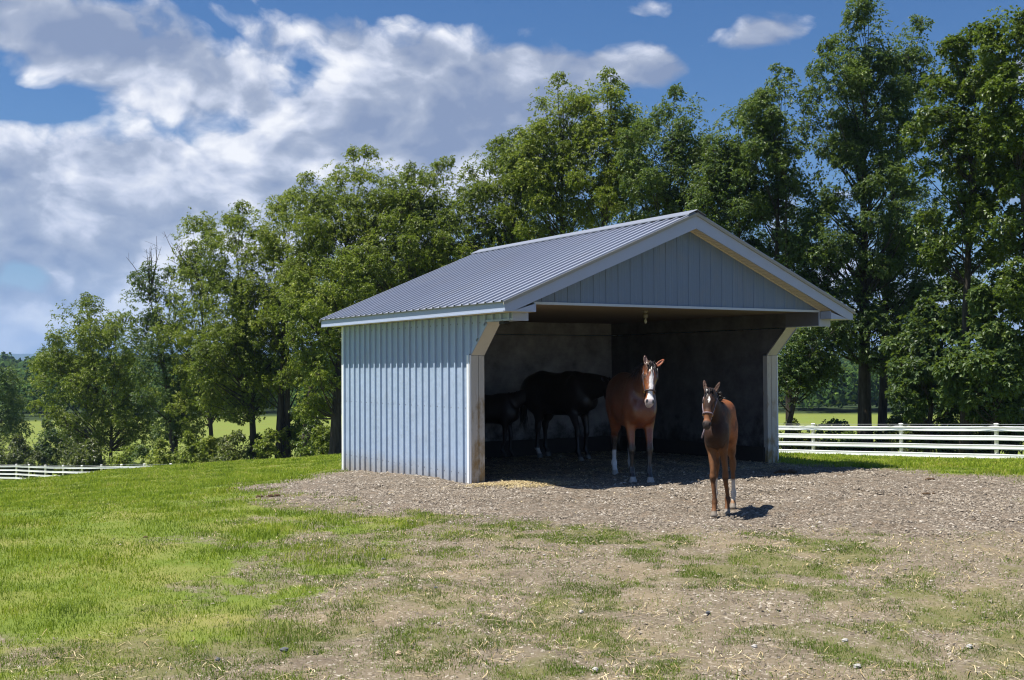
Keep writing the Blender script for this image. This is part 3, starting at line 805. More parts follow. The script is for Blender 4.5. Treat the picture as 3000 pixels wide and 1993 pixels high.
def unit(v): v = np.asarray(v, float); return v / np.linalg.norm(v)
def horse(name, label, cat, xy, head_dir, P):
    """P: proportions and pose. Local x runs forward, y to the animal's left."""
    T, TW = P.get('trunk', 1.0), P.get('width', 1.0); EL = P.get('elbow', .90); K = P.get('leg', 1.0)
    up = lambda x, y, z: np.array([x * P.get('len', T), y * TW, EL + (z - .90) * T])
    e = Skin(); R3 = lambda a: np.array([[math.cos(a), 0, -math.sin(a)], [0, 1, 0], [math.sin(a), 0, math.cos(a)]])
    er = lambda x, y, z: (x * P.get('len', T), y * TW, z * T)
    B = P.get('belly', 0.0)
    e.ell(up(-.02, 0, 1.16 - B * .4), er(.66, .285 + B, .345 + B * .6), .10)
    e.ell(up(.36, 0, 1.17), er(.36, .235, .385), .10)
    e.ell(up(.62, 0, 1.10), er(.19, .19, .235), .08)
    for s in (-1, 1):
        e.ell(up(.50, s * .135, 1.20), er(.19, .115, .33), .07, R3(.25))
        e.ell(up(.70, s * .10, 1.06), er(.11, .085, .13), .07)
        e.ell(up(-.56, s * .135, 1.20), er(.30, .155, .33), .09, R3(-.15))
        e.ell(up(-.80, s * .085, 1.19), er(.11, .10, .21), .07)
        e.ell(up(-.44, s * .17, 1.02), er(.20, .10, .22), .08)
    e.ell(up(-.50, 0, 1.33), er(.40, .23, .235), .09)
    e.cone(up(.42, 0, 1.50), .085 * T, up(.18, 0, 1.525), .080 * T, .12, .8)
    e.cone(up(.20, 0, 1.40), .15 * T, up(-.45, 0, 1.44), .16 * T, .10)
    e.cone(up(-.45, 0, 1.46), .13 * T, up(-.78, 0, 1.36), .10 * T, .08)
    # legs: joints measured from the elbow / hip down, each with its own foot position
    legs = P['feet']                   # (x, y) of hooves in local metres: FL, FR, HL, HR
    for i, (fx, fy) in enumerate(legs):
        s = 1 if i % 2 == 0 else -1
        rg = ['fl', 'fr', 'hl', 'hr'][i]
        if i < 2:
            j0 = up(.46, s * .15, 1.08); el = up(.43, s * .155, .90)
            L = np.array([fx, fy, 0.0]); sy = s * .155 * TW
            zk, zf = EL * .545, EL * .20
            kn = np.array([el[0] * .35 + (fx - .04) * .65 + .035 * K, sy * .35 + fy * .65, zk]); ft = np.array([fx - .055 * K, fy, zf])
            e.cone(j0, .125 * T, el, .098 * T, .08, .75, rg)
            e.cone(el + (0, 0, .02), .096 * T, kn + (0, 0, .07), .052 * K, .05, .85, rg)
            e.ell(kn, np.array([.060, .056, .075]) * K, .035, None, rg)
            e.cone(kn - (0.005, 0, .06), .044 * K, ft + (0, 0, .05), .035 * K, .03, .9, rg)
        else:
            hip = up(-.50, s * .15, 1.12); st = up(-.36, s * .165, .98)
            sy = s * .15 * TW
            zk, zf = EL * .64, EL * .215
            kn = np.array([fx - .035, sy * .3 + fy * .7, zk]); ft = np.array([fx - .055 * K, fy, zf])
            e.cone(hip, .17 * T, st, .14 * T, .08, .75, rg)
            mid = (st * .45 + kn * .55) + np.array([.0, 0, .02])
            e.cone(st + (-.04 * T, 0, -.02), .135 * T, mid, .085 * T, .07, .8, rg)
            e.cone(mid, .085 * T, kn + (-.01, 0, .04), .056 * K, .05, .8, rg)
            e.cone(kn + (-.045 * K, 0, .07), .030 * K, kn + (-.03 * K, 0, -.03), .042 * K, .04, .8, rg)     # point of hock
            e.ell(kn, np.array([.062, .048, .085]) * K, .04, None, rg)
            e.cone(kn - (0.01, 0, .07), .046 * K, ft + (0, 0, .05), .038 * K, .03, .85, rg)
        e.ell(ft + (-.008, 0, .0), np.array([.050, .045, .052]) * K, .03, None, rg)
        pa = np.array([fx - .005, fy, .085 * max(K, .8)])
        e.cone(ft, .036 * K, pa, .040 * K, .03, 1, rg)
        e.cone(np.array([fx + .003, fy, .075 * K]), .044 * K, np.array([fx + .022, fy, .012]), .062 * K, .016, 1, 'hoof' + rg)
    # neck: from the chest up to the poll along a gentle crest
    poll = np.array(P['poll'], float); n = unit(P['nose_dir']); u = np.array(P['face_dir'], float); u = unit(u - n * (u @ n)); s_ = np.cross(u, n)
    L = P.get('head', .62); q = L / .62
    b0, b1 = up(.46, 0, 1.28), up(.40, 0, 1.44)
    nb = poll - u * .085 * q + n * .05 * q
    NR = P.get('neck', 1.0)
    N = 6; prev = None
    for i in range(N + 1):
        t = i / N
        c0 = b0 * (1 - t) ** 2 + 2 * t * (1 - t) * (b0 * .45 + nb * .55 + np.array([.05, 0, .05]) * T) + nb * t * t
        r0 = (.215 * (1 - t) ** 1.15 + .108 * q / T * (1 - (1 - t) ** 1.15)) * T * NR
        if prev is not None: e.cone(prev[0], prev[1], c0, r0, .06, .62, 'neck')
        prev = (c0, r0)
    e.cone(b1, .10 * T, nb + np.array([-.02, 0, .05]) * q, .06 * q, .08, .6, 'neck')
    # head
    H = lambda t, su, ss=0.0: poll + n * (t * L) + u * (su * q) + s_ * (ss * q)
    Rh = np.stack([n, s_, u], 1)
    hr = 'head'
    def hc(a, ra, b, rb, k=.035): e.cone(a, ra * q, b, rb * q, k * q, 1.0, hr)
    def he(c, r, k=.035): e.ell(c, np.array(r) * q, k * q, Rh, hr)
    he(H(.08, -.045), (.10, .078, .085)); he(H(.26, -.022), (.15, .088, .072), .04)
    he(H(.36, -.10), (.165, .066, .105), .05)
    for s in (-1, 1):
        he(H(.34, -.105, s * .050), (.13, .036, .085), .03)
        he(H(.30, -.004, s * .076), (.048, .026, .034), .03)
        he(H(.90, -.006, s * .037), (.050, .030, .036), .022)
        e.cut(H(.925, .020, s * .045), np.array([.026, .011, .020]) * q, .012, Rh)
        e.cut(H(.31, .0, s * .104), np.array([.018, .012, .016]) * q, .012, Rh)
    hc(H(.22, -.010), .082, H(.60, -.012), .060, .04); hc(H(.60, -.012), .060, H(.88, -.022), .046, .04)
    hc(H(.42, -.15), .060, H(.90, -.085), .034, .05)
    he(H(.90, -.035), (.080, .058, .060)); he(H(.985, -.050), (.036, .046, .042), .025); he(H(.955, -.088), (.040, .036, .026), .02)
    # ears
    tips = P['ears']                  # for left, right: (t, u, s) offset of the tip from the poll in head units of q
    for sd, tip in zip((1, -1), tips):
        a = H(.015, -.055, sd * .058); tp = a + (n * tip[0] + u * tip[1] + s_ * tip[2] * sd) * q
        ax = unit(tp - a); le = np.linalg.norm(tp - a); fr = np.array(P.get('ear_face', u), float); fr = unit(fr - ax * (fr @ ax)); lt = np.cross(ax, fr)
        Re = np.stack([ax, lt, fr], 1)
        e.ell(a + ax * le * .50, (le * .54, .036 * q, .024 * q), .018, Re, 'ear')
        e.cut(a + ax * le * .55 + fr * .022 * q, (le * .36, .021 * q, .024 * q), .006, Re)
    V, Q = e.surface(P.get('h', .0125))
    reg = e.region(V)
    rel = (V - poll); ht, hu, hs = (rel @ n) / L, (rel @ u) / q, (rel @ s_) / q
    col = P['colour'](V, reg, ht, hu, hs, EL)
    root = empty(name, (xy[0], xy[1], P.get('z', 0.0)), math.atan2(head_dir[1], head_dir[0])); tag(root, label, cat)
    body = mesh('body', V, Q, P['mat'], root, True, cols={'coat': col})
    # eyes
    for s in (-1, 1):
        c = H(.308, -.004, s * .092); k = MB()
        for a in range(7):
            for b in range(10):
                th, ph = math.pi * a / 6, 2 * math.pi * b / 10
                k.v.append(tuple(c + q * .020 * (math.cos(th) * s_ * s * .8 + math.sin(th) * (math.cos(ph) * n + math.sin(ph) * u))))
        for a in range(6):
            for b in range(10): k.f.append([a * 10 + b, a * 10 + (b + 1) % 10, (a + 1) * 10 + (b + 1) % 10, (a + 1) * 10 + b])
        k.build('eye', M['eye_dark'], root, True)
    # hair: tapering ribbons
    r_ = np.random.default_rng(P.get('seed', 1))
    def strands(nm, starts, dirs, lens, wid, droop, mat):
        v, f = [], []
        for a, d, l in zip(starts, dirs, lens):
            a = np.array(a, float); d = np.array(d, float); w = unit(np.cross(d, r_.normal(size=3))) * wid * r_.uniform(.6, 1.3); n0 = len(v); p = a; seg = 6
            for k in range(seg + 1):
                t = k / seg; ww = w * (1 - t ** 1.6) + 1e-4
                v += [p - ww, p + ww]; d = unit(d * (1 - droop) + np.array([0, 0, -1.0]) * droop + r_.normal(size=3) * .06); p = p + d * l / seg
            for k in range(seg): f.append([n0 + 2 * k, n0 + 2 * k + 1, n0 + 2 * k + 3, n0 + 2 * k + 2])
        return mesh(nm, np.array(v), np.array(f), mat, root, True)
    hm = M[P.get('hair', 'black_hair')]
    crest0, crest1 = up(.30, 0, 1.60), poll - u * .13 * q - n * .02 * q
    crm = (crest0 + crest1) * .5 + np.array([.02, 0, .10]) * T
    st, di, le = [], [], []
    for i in range(P.get('mane', 150)):
        t = r_.uniform(0, 1); c = crest0 * (1 - t) ** 2 + 2 * t * (1 - t) * crm + crest1 * t * t
        sd = P.get('mane_side', -1); st.append(c + np.array([0, sd * .02 * r_.uniform(-.6, 1), -.02])); di.append(np.array([0, sd * r_.uniform(.5, 1), P.get('mane_up', .5)]) + r_.normal(size=3) * .25); le.append(r_.uniform(.5, 1) * P.get('mane_len', .26))
    strands('mane', st, di, le, .011, P.get('mane_droop', .35), hm)
    st, di, le = [], [], []
    for i in range(P.get('forelock', 60)):
        st.append(H(r_.uniform(-.10, .06), r_.uniform(.015, .055), r_.normal() * .035)); di.append(u * r_.uniform(.25, .6) + n * .55 + s_ * (r_.normal() * .5 + .15)); le.append(r_.uniform(.5, 1) * P.get('forelock_len', .24))
    strands('forelock', st, di, le, .010, .24, hm)
    st, di, le = [], [], []
    dock = up(-.87, 0, 1.30)
    for i in range(P.get('tail', 130)):
        a = r_.uniform(0, 1); st.append(dock + np.array([-.02 - .05 * a, r_.normal() * .02, -.02 - .22 * a * T])); di.append(np.array([-.5 * (1 - a), r_.normal() * .15, -1.0])); le.append(P.get('tail_len', .75) * r_.uniform(.6, 1))
    strands('tail', st, di, le, .013, .3, hm)
    # head collar fitted to the skin
    if P.get('halter'):
        hm2 = M[P['halter']]
        headv = (reg == 'head'); ang = np.arctan2(hs, hu + .06); rad = np.hypot(hs, hu + .06)
        def skin_r(t, a):
            m = headv & (np.abs(ht - t) < .03) & (np.abs((ang - a + np.pi) % (2 * np.pi) - np.pi) < .22)
            return np.percentile(rad[m], 80) if m.sum() > 2 else .09
        def onskin(t, a, lift=.006): 
            rr = skin_r(t, a) + lift; return H(t, -.06 + rr * math.cos(a), rr * math.sin(a))
        hal = empty('halter', (0, 0, 0)); hal.parent = root
        def strap(nm, pts, w=.013, mt=None):
            pts = np.array(pts); k = MB(); k.tube(pts, w * q, 6, True); return k.build(nm, mt or hm2, hal, True)
        nt = P.get('nose_t', .66)
        ring = [onskin(nt + .05 * (math.cos(a) < -.2) * abs(math.cos(a)), a) for a in np.linspace(-math.pi, math.pi, 25)]
        strap('noseband', ring, .0125)
        for s in (1, -1):
            ck = [onskin(t, s * (1.75 - .25 * (t - .2) / .4)) for t in np.linspace(nt - .01, .10, 8)]
            strap('cheek_strap', ck, .0095)
            b = MB(); c = onskin(nt - .005, s * 1.58, .012); b.tube(np.array([c - n * .016 * q, c + n * .016 * q]), .015 * q, 8); b.build('buckle', M['brass'], hal, True)
        strap('throat_strap', [onskin(.16 + .20 * math.sin((a - 1.9) / (2 * math.pi - 3.8) * math.pi), a) for a in np.linspace(1.9, 2 * math.pi - 1.9, 10)], .009)
        strap('chin_strap', [onskin(nt + .02, math.pi, .006), onskin(nt - .12, math.pi, .004), onskin(.40, math.pi, .004)], .009)
        if P.get('lead_end'):
            c = onskin(nt - .02, math.pi, .008); strap('hanging_strap', [c, c + np.array([-.01, -.02, -.07]), c + np.array([-.005, -.05, -.16]), c + np.array([0.0, -.075, -.235])], .013)
    return root

def mixc(a, b, t): t = np.asarray(t)[:, None]; return np.asarray(a) * (1 - t) + np.asarray(b) * t
def legmask(reg, k): return np.array([r in (k, 'hoof' + k) for r in reg])
def base_cols(V, reg, coat, back, under):
    up_ = sstep(.95, 1.45, V[:, 2]); c = mixc(coat, back, up_ * .7)
    return mixc(c, under, sstep(1.0, .8, V[:, 2]) * .8)
def mare_col(V, reg, ht, hu, hs, EL):
    w = (fbm(V[:, 0] * 9, V[:, 2] * 9, 3, 3) - .5)
    c = base_cols(V, reg, (.165, .048, .018), (.065, .025, .015), (.235, .068, .020))
    z = V[:, 2] + w * .10
    for k in ('fl', 'fr'):
        m = legmask(reg, k); t = sstep(.66, .50, z) * m; c = c * (1 - t[:, None]) + np.array([.012, .010, .010]) * t[:, None]
    for k in ('hl', 'hr'):
        m = legmask(reg, k); t = sstep(.72, .58, z) * m; c = c * (1 - t[:, None]) + np.array([.022, .012, .010]) * t[:, None]
        t = sstep(.42, .38, z) * m; c = c * (1 - t[:, None]) + np.array([.62, .58, .55]) * t[:, None]
    hf = np.array([r.startswith('hoof') for r in reg]) * sstep(.095, .08, V[:, 2]); c = c * (1 - hf[:, None]) + np.array([.34, .31, .28]) * hf[:, None]
    hd = (reg == 'head'); o = sstep(.0, .3, ht) * hd * .8; c = c * (1 - o[:, None]) + np.array([.235, .075, .020]) * o[:, None]
    bw = np.interp(ht, [.10, .16, .24, .34, .55, .72, .84, .95], [.0, .014, .018, .029, .028, .028, .046, .072])
    ns = hs + .004 * np.sin(ht * 20)
    bl = sstep(bw + .006, bw - .004, np.abs(ns)) * hd * (hu > -.075) * (ht > .12); c = c * (1 - bl[:, None]) + np.array([.78, .75, .74]) * bl[:, None]
    mz = sstep(.84, .90, ht + w * .05) * hd * (np.abs(hs) < .2); c = c * (1 - (mz * .9)[:, None]) + np.array([.62, .50, .47]) * (mz * .9)[:, None]
    lipd = sstep(.97, 1.0, ht) * hd * sstep(.2, .5, fbm(V[:, 0] * 30, V[:, 1] * 30, 9, 2)) * .4; c = c * (1 - lipd[:, None]) + np.array([.06, .05, .05]) * lipd[:, None]
    for s in (-1, 1):
        nd = np.hypot((ht - .925) / .052, (hs - s * .046) / .020); t = sstep(1.15, .7, nd) * hd * (hu > -.03); c = c * (1 - t[:, None]) + np.array([.018, .014, .016]) * t[:, None]
        nd = np.hypot((ht - .308) / .055, (hs - s * .096) / .022); t = sstep(1.3, .8, nd) * hd * .8; c = c * (1 - t[:, None]) + np.array([.015, .010, .008]) * t[:, None]
    er = (reg == 'ear'); t = er * .9; c = c * (1 - t[:, None]) + np.where((hs > 0)[:, None], np.array([.30, .085, .03]), np.array([.05, .02, .012])) * t[:, None]  # sunlight painted on the ears: one orange as if lit, the other dark
    return c
def foal_col(V, reg, ht, hu, hs, EL):
    w = (fbm(V[:, 0] * 11, V[:, 2] * 11, 5, 3) - .5)
    c = mixc((.034, .015, .009), (.34, .108, .028), sstep(.30, -.26, V[:, 0] + w * .55))  # sunlit orange of the flanks painted in, against a dark brown chest
    nk = (reg == 'neck') * .9; c = c * (1 - nk[:, None]) + np.array([.034, .016, .010]) * nk[:, None]
    c = mixc(c, np.array([.055, .024, .014]), sstep(1.18, 1.26, V[:, 2] + w * .05) * (V[:, 0] > -.35) * .5)
    c = mixc(c, np.array([.26, .095, .028]), sstep(.60, .85, V[:, 0]) * 0)
    z = V[:, 2] + w * .08
    for k in ('fl', 'fr', 'hl', 'hr'):
        m = legmask(reg, k)
        t = sstep(EL * 1.12, EL * .80, z) * m; c = c * (1 - t[:, None]) + np.array([.165, .072, .029]) * t[:, None]
        t = sstep(.24, .5, fbm(V[:, 1] * 14 + 3, V[:, 2] * 7, 8, 3) - .28) * m * (z > .16) * .6; c = c * (1 - t[:, None]) + np.array([.055, .028, .018]) * t[:, None]
        if k[0] == 'f':
            t = np.exp(-((z - EL * .50) / .022) ** 2) * m * .6; c = c * (1 - t[:, None]) + np.array([.03, .02, .016]) * t[:, None]
            t = np.exp(-((z - .20) / .035) ** 2) * m * .6; c = c * (1 - t[:, None]) + np.array([.05, .028, .018]) * t[:, None]
        else:
            t = sstep(.36, .32, z) * m; c = c * (1 - t[:, None]) + np.array([.66, .56, .44]) * t[:, None]
            t = sstep(.12, .10, z) * m; c = c * (1 - t[:, None]) + np.array([.30, .17, .09]) * t[:, None]
    hf = np.array([r.startswith('hoof') for r in reg]) * sstep(.075, .06, V[:, 2]); c = c * (1 - hf[:, None]) + np.array([.22, .19, .155]) * hf[:, None]
    hd = (reg == 'head'); o = hd * .8; tcol = mixc((.034, .018, .013), (.25, .098, .040), sstep(.46, .72, ht)); c = c * (1 - o[:, None]) + tcol * o[:, None]
    ck = hd * sstep(.055, .085, np.abs(hs)) * sstep(.15, .3, ht) * .5; c = c * (1 - ck[:, None]) + np.array([.20, .085, .03]) * ck[:, None]
    mz = hd * sstep(.80, .87, ht + w * .05); c = c * (1 - mz[:, None]) + np.array([.045, .034, .032]) * mz[:, None]
    ch = hd * sstep(.97, 1.0, ht) * (hu < -.05) * .6; c = c * (1 - ch[:, None]) + np.array([.22, .16, .12]) * ch[:, None]
    st = np.abs(hs - .002) / .021 + np.abs(ht - .255) / .10; t = sstep(1.1, .85, st) * hd * (hu > -.06); c = c * (1 - t[:, None]) + np.array([.80, .78, .76]) * t[:, None]
    for s in (-1, 1):
        nd = np.hypot((ht - .925) / .045, (hs - s * .046) / .018); t = sstep(1.1, .7, nd) * hd * (hu > -.03); c = c * (1 - t[:, None]) + np.array([.008, .007, .007]) * t[:, None]
        nd = np.hypot((ht - .308) / .055, (hs - s * .096) / .022); t = sstep(1.3, .8, nd) * hd * .9; c = c * (1 - t[:, None]) + np.array([.012, .009, .008]) * t[:, None]
    er = (reg == 'ear'); c = c * (1 - er[:, None] * .85) + np.array([.055, .028, .018]) * (er[:, None] * .85)
    return c
def dark_col(sock):
    def f(V, reg, ht, hu, hs, EL):
        c = np.tile([.020, .014, .011], (len(V), 1)).astype(float)
        for k in ('fl', 'fr', 'hl', 'hr'):
            m = legmask(reg, k)
            if k == sock: t = sstep(.20, .17, V[:, 2]) * m; c = c * (1 - t[:, None]) + np.array([.66, .62, .60]) * t[:, None]
        hf = np.array([r.startswith('hoof') for r in reg]) * sstep(.09, .075, V[:, 2])
        if sock: c = c * (1 - hf[:, None]) + np.array([.20, .19, .18]) * hf[:, None]
        return c
    return f

def local(P, xy, hd, z0=0.0):
    """world point -> animal's local frame"""
    P = np.asarray(P, float); a = math.atan2(hd[1], hd[0]); c, s = math.cos(a), math.sin(a)
    dx, dy = P[0] - xy[0], P[1] - xy[1]
    return np.array([c * dx + s * dy, -s * dx + c * dy, (P[2] if len(P) > 2 else 0) - z0])
def ldir(d, hd):
    a = math.atan2(hd[1], hd[0]); c, s = math.cos(a), math.sin(a); return np.array([c * d[0] + s * d[1], -s * d[0] + c * d[1], d[2]])
R2, F2 = np.array([_r[0], _r[1], 0]), np.array([_f[0], _f[1], 0])

# --- bay mare with the white blaze, at the front edge of the shed
hd = unit([-.57, -1.32]); xy = np.array([2.36, -.88])
ft = [local(p, xy, hd)[:2] for p in ([2.20, -1.52], [2.02, -1.33], [2.86, -.20], [2.46, -.30])]
pl = local(at_depth(1908, 1071, 16.28), xy, hd); ch = local(at_depth(1903, 1192, 16.02), xy, hd)
horse('horse', 'bay mare with a broad white blaze and dark halter at the shed opening', 'horse', xy, hd, dict(
    trunk=1.02, width=.92, belly=.045, elbow=.91, feet=ft, poll=pl, nose_dir=ch - pl, face_dir=ldir(-F2 * 1.0 + R2 * .08, hd), head=.615, neck=1.0,
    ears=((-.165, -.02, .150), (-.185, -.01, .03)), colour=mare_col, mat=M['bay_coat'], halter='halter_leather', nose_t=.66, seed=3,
    mane_side=-1, mane_len=.30, forelock=90, forelock_len=.25, z=-.0))
# --- dark bay foal out in the sun
hd = unit(-F2[:2] * 1.0 - R2[:2] * .36); xy = np.array([.80, -4.62])
ft = [local(p, xy, hd)[:2] for p in ([.735, -4.80], [.47, -4.87], [1.16, -4.44], [.985, -4.30])]
pl = local(at_depth(2080, 1149, 12.78), xy, hd); ch = local(at_depth(2070, 1250, 12.60), xy, hd)
horse('foal', 'brown foal with a small white star and mauve halter standing on sunlit gravel', 'foal', xy, hd, dict(
    trunk=.665, len=.60, width=.425, elbow=.835, leg=.72, feet=ft, poll=pl, nose_dir=ch - pl, face_dir=ldir(-F2 * 1.0 - R2 * .22, hd), head=.435, neck=.80,
    ears=((-.245, -.03, .085), (-.25, -.02, .060)), colour=foal_col, mat=M['foal_coat'], halter='halter_mauve', nose_t=.62, lead_end=True, seed=5, h=.0105,
    mane_side=1, mane_len=.13, mane_up=.9, mane_droop=.12, forelock=50, forelock_len=.12, tail_len=.4, tail=90))
# --- dark horse standing sideways in the shade
hd = unit(R2[:2] * .70 - F2[:2] * .71); xy = np.array([3.62, 2.98])
ft = [local(p, xy, hd)[:2] for p in ([3.93, 2.56], [3.56, 2.22], [3.90, 3.70], [3.42, 3.42])]
ft = [local(p[:2], xy, hd)[:2] for p in (at_z(1722, 1345), at_z(1700, 1352), at_z(1604, 1336), at_z(1580, 1341))]
horse('horse', 'dark horse with one white hind sock standing sideways in the shade', 'horse', xy, hd, dict(
    trunk=1.03, width=1.04, belly=.02, elbow=.92, feet=ft, poll=(1.26, -.06, 1.46), nose_dir=(.55, -.1, -.85), face_dir=(.85, -.1, .5), head=.62, neck=1.22,
    ears=((-.14, .02, .06), (-.14, .02, .06)), colour=dark_col('hr'), mat=M['dark_coat'], hair='dark_hair', seed=8, mane_side=1, mane_len=.25))
# --- small dark foal beside it, partly behind the left post
hd = unit(R2[:2] * .97 - F2[:2] * .22); xy = np.array([2.75, 4.02])
p0 = local(at_depth(1600, 1150, 22.3), xy, hd)
horse('foal', 'small near black foal half hidden behind the left post, nosing a dark horse', 'foal', xy, hd, dict(
    trunk=.72, len=.62, width=.72, elbow=.70, leg=.78, feet=[(.36, .07), (.24, -.09), (-.42, .10), (-.52, -.08)], poll=(.78, 0, 1.30), nose_dir=(.75, 0, -.65), face_dir=(.65, 0, .75), head=.42, neck=.85,
    ears=((-.14, .0, .04), (-.14, .0, .04)), colour=dark_col(None), mat=M['dark_coat'], hair='dark_hair', seed=11, mane_len=.12, mane_up=.8, forelock=30, forelock_len=.1, tail_len=.4))
# ------------------------------------------------------------------ trees, shrubs, woods, hills
def kites(c, ax, length, width, per, r_, droop=.35, spread=.9):
    """rosettes of pointed leaves round the twig tips c (n,3) with axes ax"""
    n = len(c)
    ph = np.tile(np.arange(per) / per * 2 * np.pi, n) + r_.uniform(0, 2 * np.pi, n).repeat(per) + r_.normal(size=n * per) * .35
    C = c.repeat(per, 0); A = ax.repeat(per, 0)
    ref = np.where(np.abs(A[:, 2:]) < .9, np.array([[0, 0, 1.0]]), np.array([[1.0, 0, 0]]))
    a = np.cross(A, ref); a /= np.linalg.norm(a, axis=1)[:, None] + 1e-9; b = np.cross(A, a)
    d = (np.cos(ph)[:, None] * a + np.sin(ph)[:, None] * b) * spread + A * r_.uniform(-.1, .9, n * per)[:, None] + np.array([0, 0, -droop]) + r_.normal(size=(n * per, 3)) * .18
    d /= np.linalg.norm(d, axis=1)[:, None]
    w = np.cross(d, np.array([0, 0, 1.0]) + r_.normal(size=(n * per, 3)) * .55); w /= np.linalg.norm(w, axis=1)[:, None] + 1e-9
    L = (length * r_.uniform(.65, 1.25, n * per))[:, None]; Wd = width * L
    p0 = C + d * L * .12; p2 = C + d * L + np.array([0, 0, -1.0]) * L * .18; mid = C + d * L * .5
    V = np.stack([p0, mid + w * Wd, p2, mid - w * Wd], 1).reshape(-1, 3)
    F = np.arange(len(V), dtype=np.int32).reshape(-1, 4)
    return V, F
def ball(n, r_):
    v = r_.normal(size=(n, 3)); v /= np.linalg.norm(v, axis=1)[:, None] + 1e-9
    return v
def grow(name, label, cat, base, ells, mat, seed, trunk_r=.2, leaf=.17, per=7, dens=118, group=None, stems=1, clump=.62, top=None, dead=None, lean=0.0, lwid=.22, part=('trunk', 'crown'), bare=.0):
    """base: ground point; ells: crown masses (centre, radii) in world space"""
    r_ = np.random.default_rng(seed); base = np.array(base, float)
    root = empty(name, base); tag(root, label, cat, group)
    cl, rad = [], []
    for c, r in ells:
        area = math.pi * r[0] * r[2]; n = max(5, int(area * 1.25 / (clump / .62) ** 2))
        u = ball(n, r_); q = np.where(r_.uniform(size=n) < .72, r_.uniform(.70, 1.0, n), r_.uniform(.15, .7, n))[:, None]
        p = np.array(c) + u * np.array(r) * q
        cl.append(p); rad.append(clump * r_.uniform(.65, 1.25, n))
        # a few leaders reach out of the top of each mass
        k = max(1, int(r[0] * .9)); a = r_.uniform(0, 2 * np.pi, k); rr = r_.uniform(.0, .75, k)
        for a_, q_ in zip(a, rr):
            h = math.sqrt(max(0, 1 - q_ * q_)); s = np.array(c) + np.array([math.cos(a_) * q_ * r[0], math.sin(a_) * q_ * r[1], h * r[2]])
            for j in range(2): cl.append((s + np.array([r_.normal() * .1, r_.normal() * .1, (.22 * j + .05) * clump / .62]))[None]); rad.append(np.array([clump * (.80 - .19 * j)]))
    cl = np.concatenate(cl); rad = np.concatenate(rad)
    nper = np.maximum(6, (dens * 1.0 * rad ** 2 * 1.35 / (clump / .62) ** 1.0)).astype(int)
    idx = np.repeat(np.arange(len(cl)), nper); u = ball(len(idx), r_)
    off = u * (r_.uniform(.35, 1.0, len(idx)) ** .6)[:, None] * rad[idx][:, None] * np.array([1, 1, .78])
    pts = cl[idx] + off
    ax = u * .8 + np.array([0, 0, .55]) + r_.normal(size=u.shape) * .3; ax /= np.linalg.norm(ax, axis=1)[:, None]
    ex, eu = [], []
    for c, r in ells:
        k = int(math.pi * r[0] * r[2] * dens * .21 / (clump / .55)); u2 = ball(k, r_); u2[:, 2] = np.where(u2[:, 2] < -.6, -u2[:, 2], u2[:, 2])
        ex.append(np.array(c) + u2 * np.array(r) * (r_.uniform(.60, 1.07, k))[:, None] + r_.normal(size=(k, 3)) * .12); eu.append(u2)
    ex, eu = np.concatenate(ex), np.concatenate(eu); ea = eu * .7 + np.array([0, 0, .5]) + r_.normal(size=eu.shape) * .3; ea /= np.linalg.norm(ea, axis=1)[:, None]
    V, F = kites(np.concatenate([pts, ex]) - base, np.concatenate([ax, ea]), leaf, lwid, per, r_)
    crown = mesh(part[1], V, F, M[mat], root)
    # wood
    tb = MB()
    cen = np.mean([np.array(c) for c, r in ells], 0); zt = max(c[2] + r[2] * .75 for c, r in ells); zb = min(c[2] - r[2] for c, r in ells)
    topx = max(ells, key=lambda e: e[0][2])[0]
    trunks = []
    for s in range(stems):
        a = 2 * np.pi * s / max(stems, 1) + seed; o = np.array([math.cos(a), math.sin(a), 0]) * (.0 if stems == 1 else trunk_r * 1.6)
        tx = np.array(topx, float) if s == 0 else np.array(ells[s % len(ells)][0], float)
        n = 11; tt = np.linspace(0, 1, n); H = (topx[2] + .35 * max(e[1][2] for e in ells) if s == 0 else tx[2] + ells[s % len(ells)][1][2] * .3) - base[2]
        wob = np.cumsum(r_.normal(size=(n, 2)) * .035 * H / 10, 0) * tt[:, None]
        px = np.stack([base[0] + o[0] + (tx[0] - base[0]) * tt ** 1.7 + wob[:, 0], base[1] + o[1] + (tx[1] - base[1]) * tt ** 1.7 + wob[:, 1], base[2] - .3 + (H + .3) * tt], 1)
        rr = trunk_r * (1 if s == 0 else .75) * (1 - tt) ** 1.15 + .010; rr[0] *= 1.45
        tb.tube(px - base, rr, 10); trunks.append((px, rr))
    for i, p in enumerate(cl):
        px, rr = trunks[r_.integers(len(trunks))]
        hd_ = min(np.hypot(*(p[:2] - px[k][:2])) for k in range(len(px)))
        z0 = np.clip(p[2] - hd_ * r_.uniform(.55, 1.1) - .4, max(zb - .2, base[2] + .22 * (zt - base[2])) if stems == 1 else base[2] + .2, px[-2][2])
        s = np.array([np.interp(z0, px[:, 2], px[:, k]) for k in range(3)]); r0 = np.interp(z0, px[:, 2], rr)
        m = s * .5 + p * .5 + np.array([0, 0, -.10 * hd_]) + r_.normal(size=3) * .12
        t = np.linspace(0, 1, 6)[:, None]; path = s * (1 - t) ** 2 + 2 * t * (1 - t) * m + p * t * t
        tb.tube(path - base, np.linspace(min(r0 * .42, .015 + .020 * hd_), .011, 6), 5, False)
        js = np.where(idx == i)[0]
        for j in js[:: max(1, len(js) // 4)][:4]:
            q = pts[j]; tb.tube(np.array([p - off[j] * .1, (p + q) * .5 + r_.normal(size=3) * .04, q]) - base, np.array([.011, .008, .005]), 3, False)
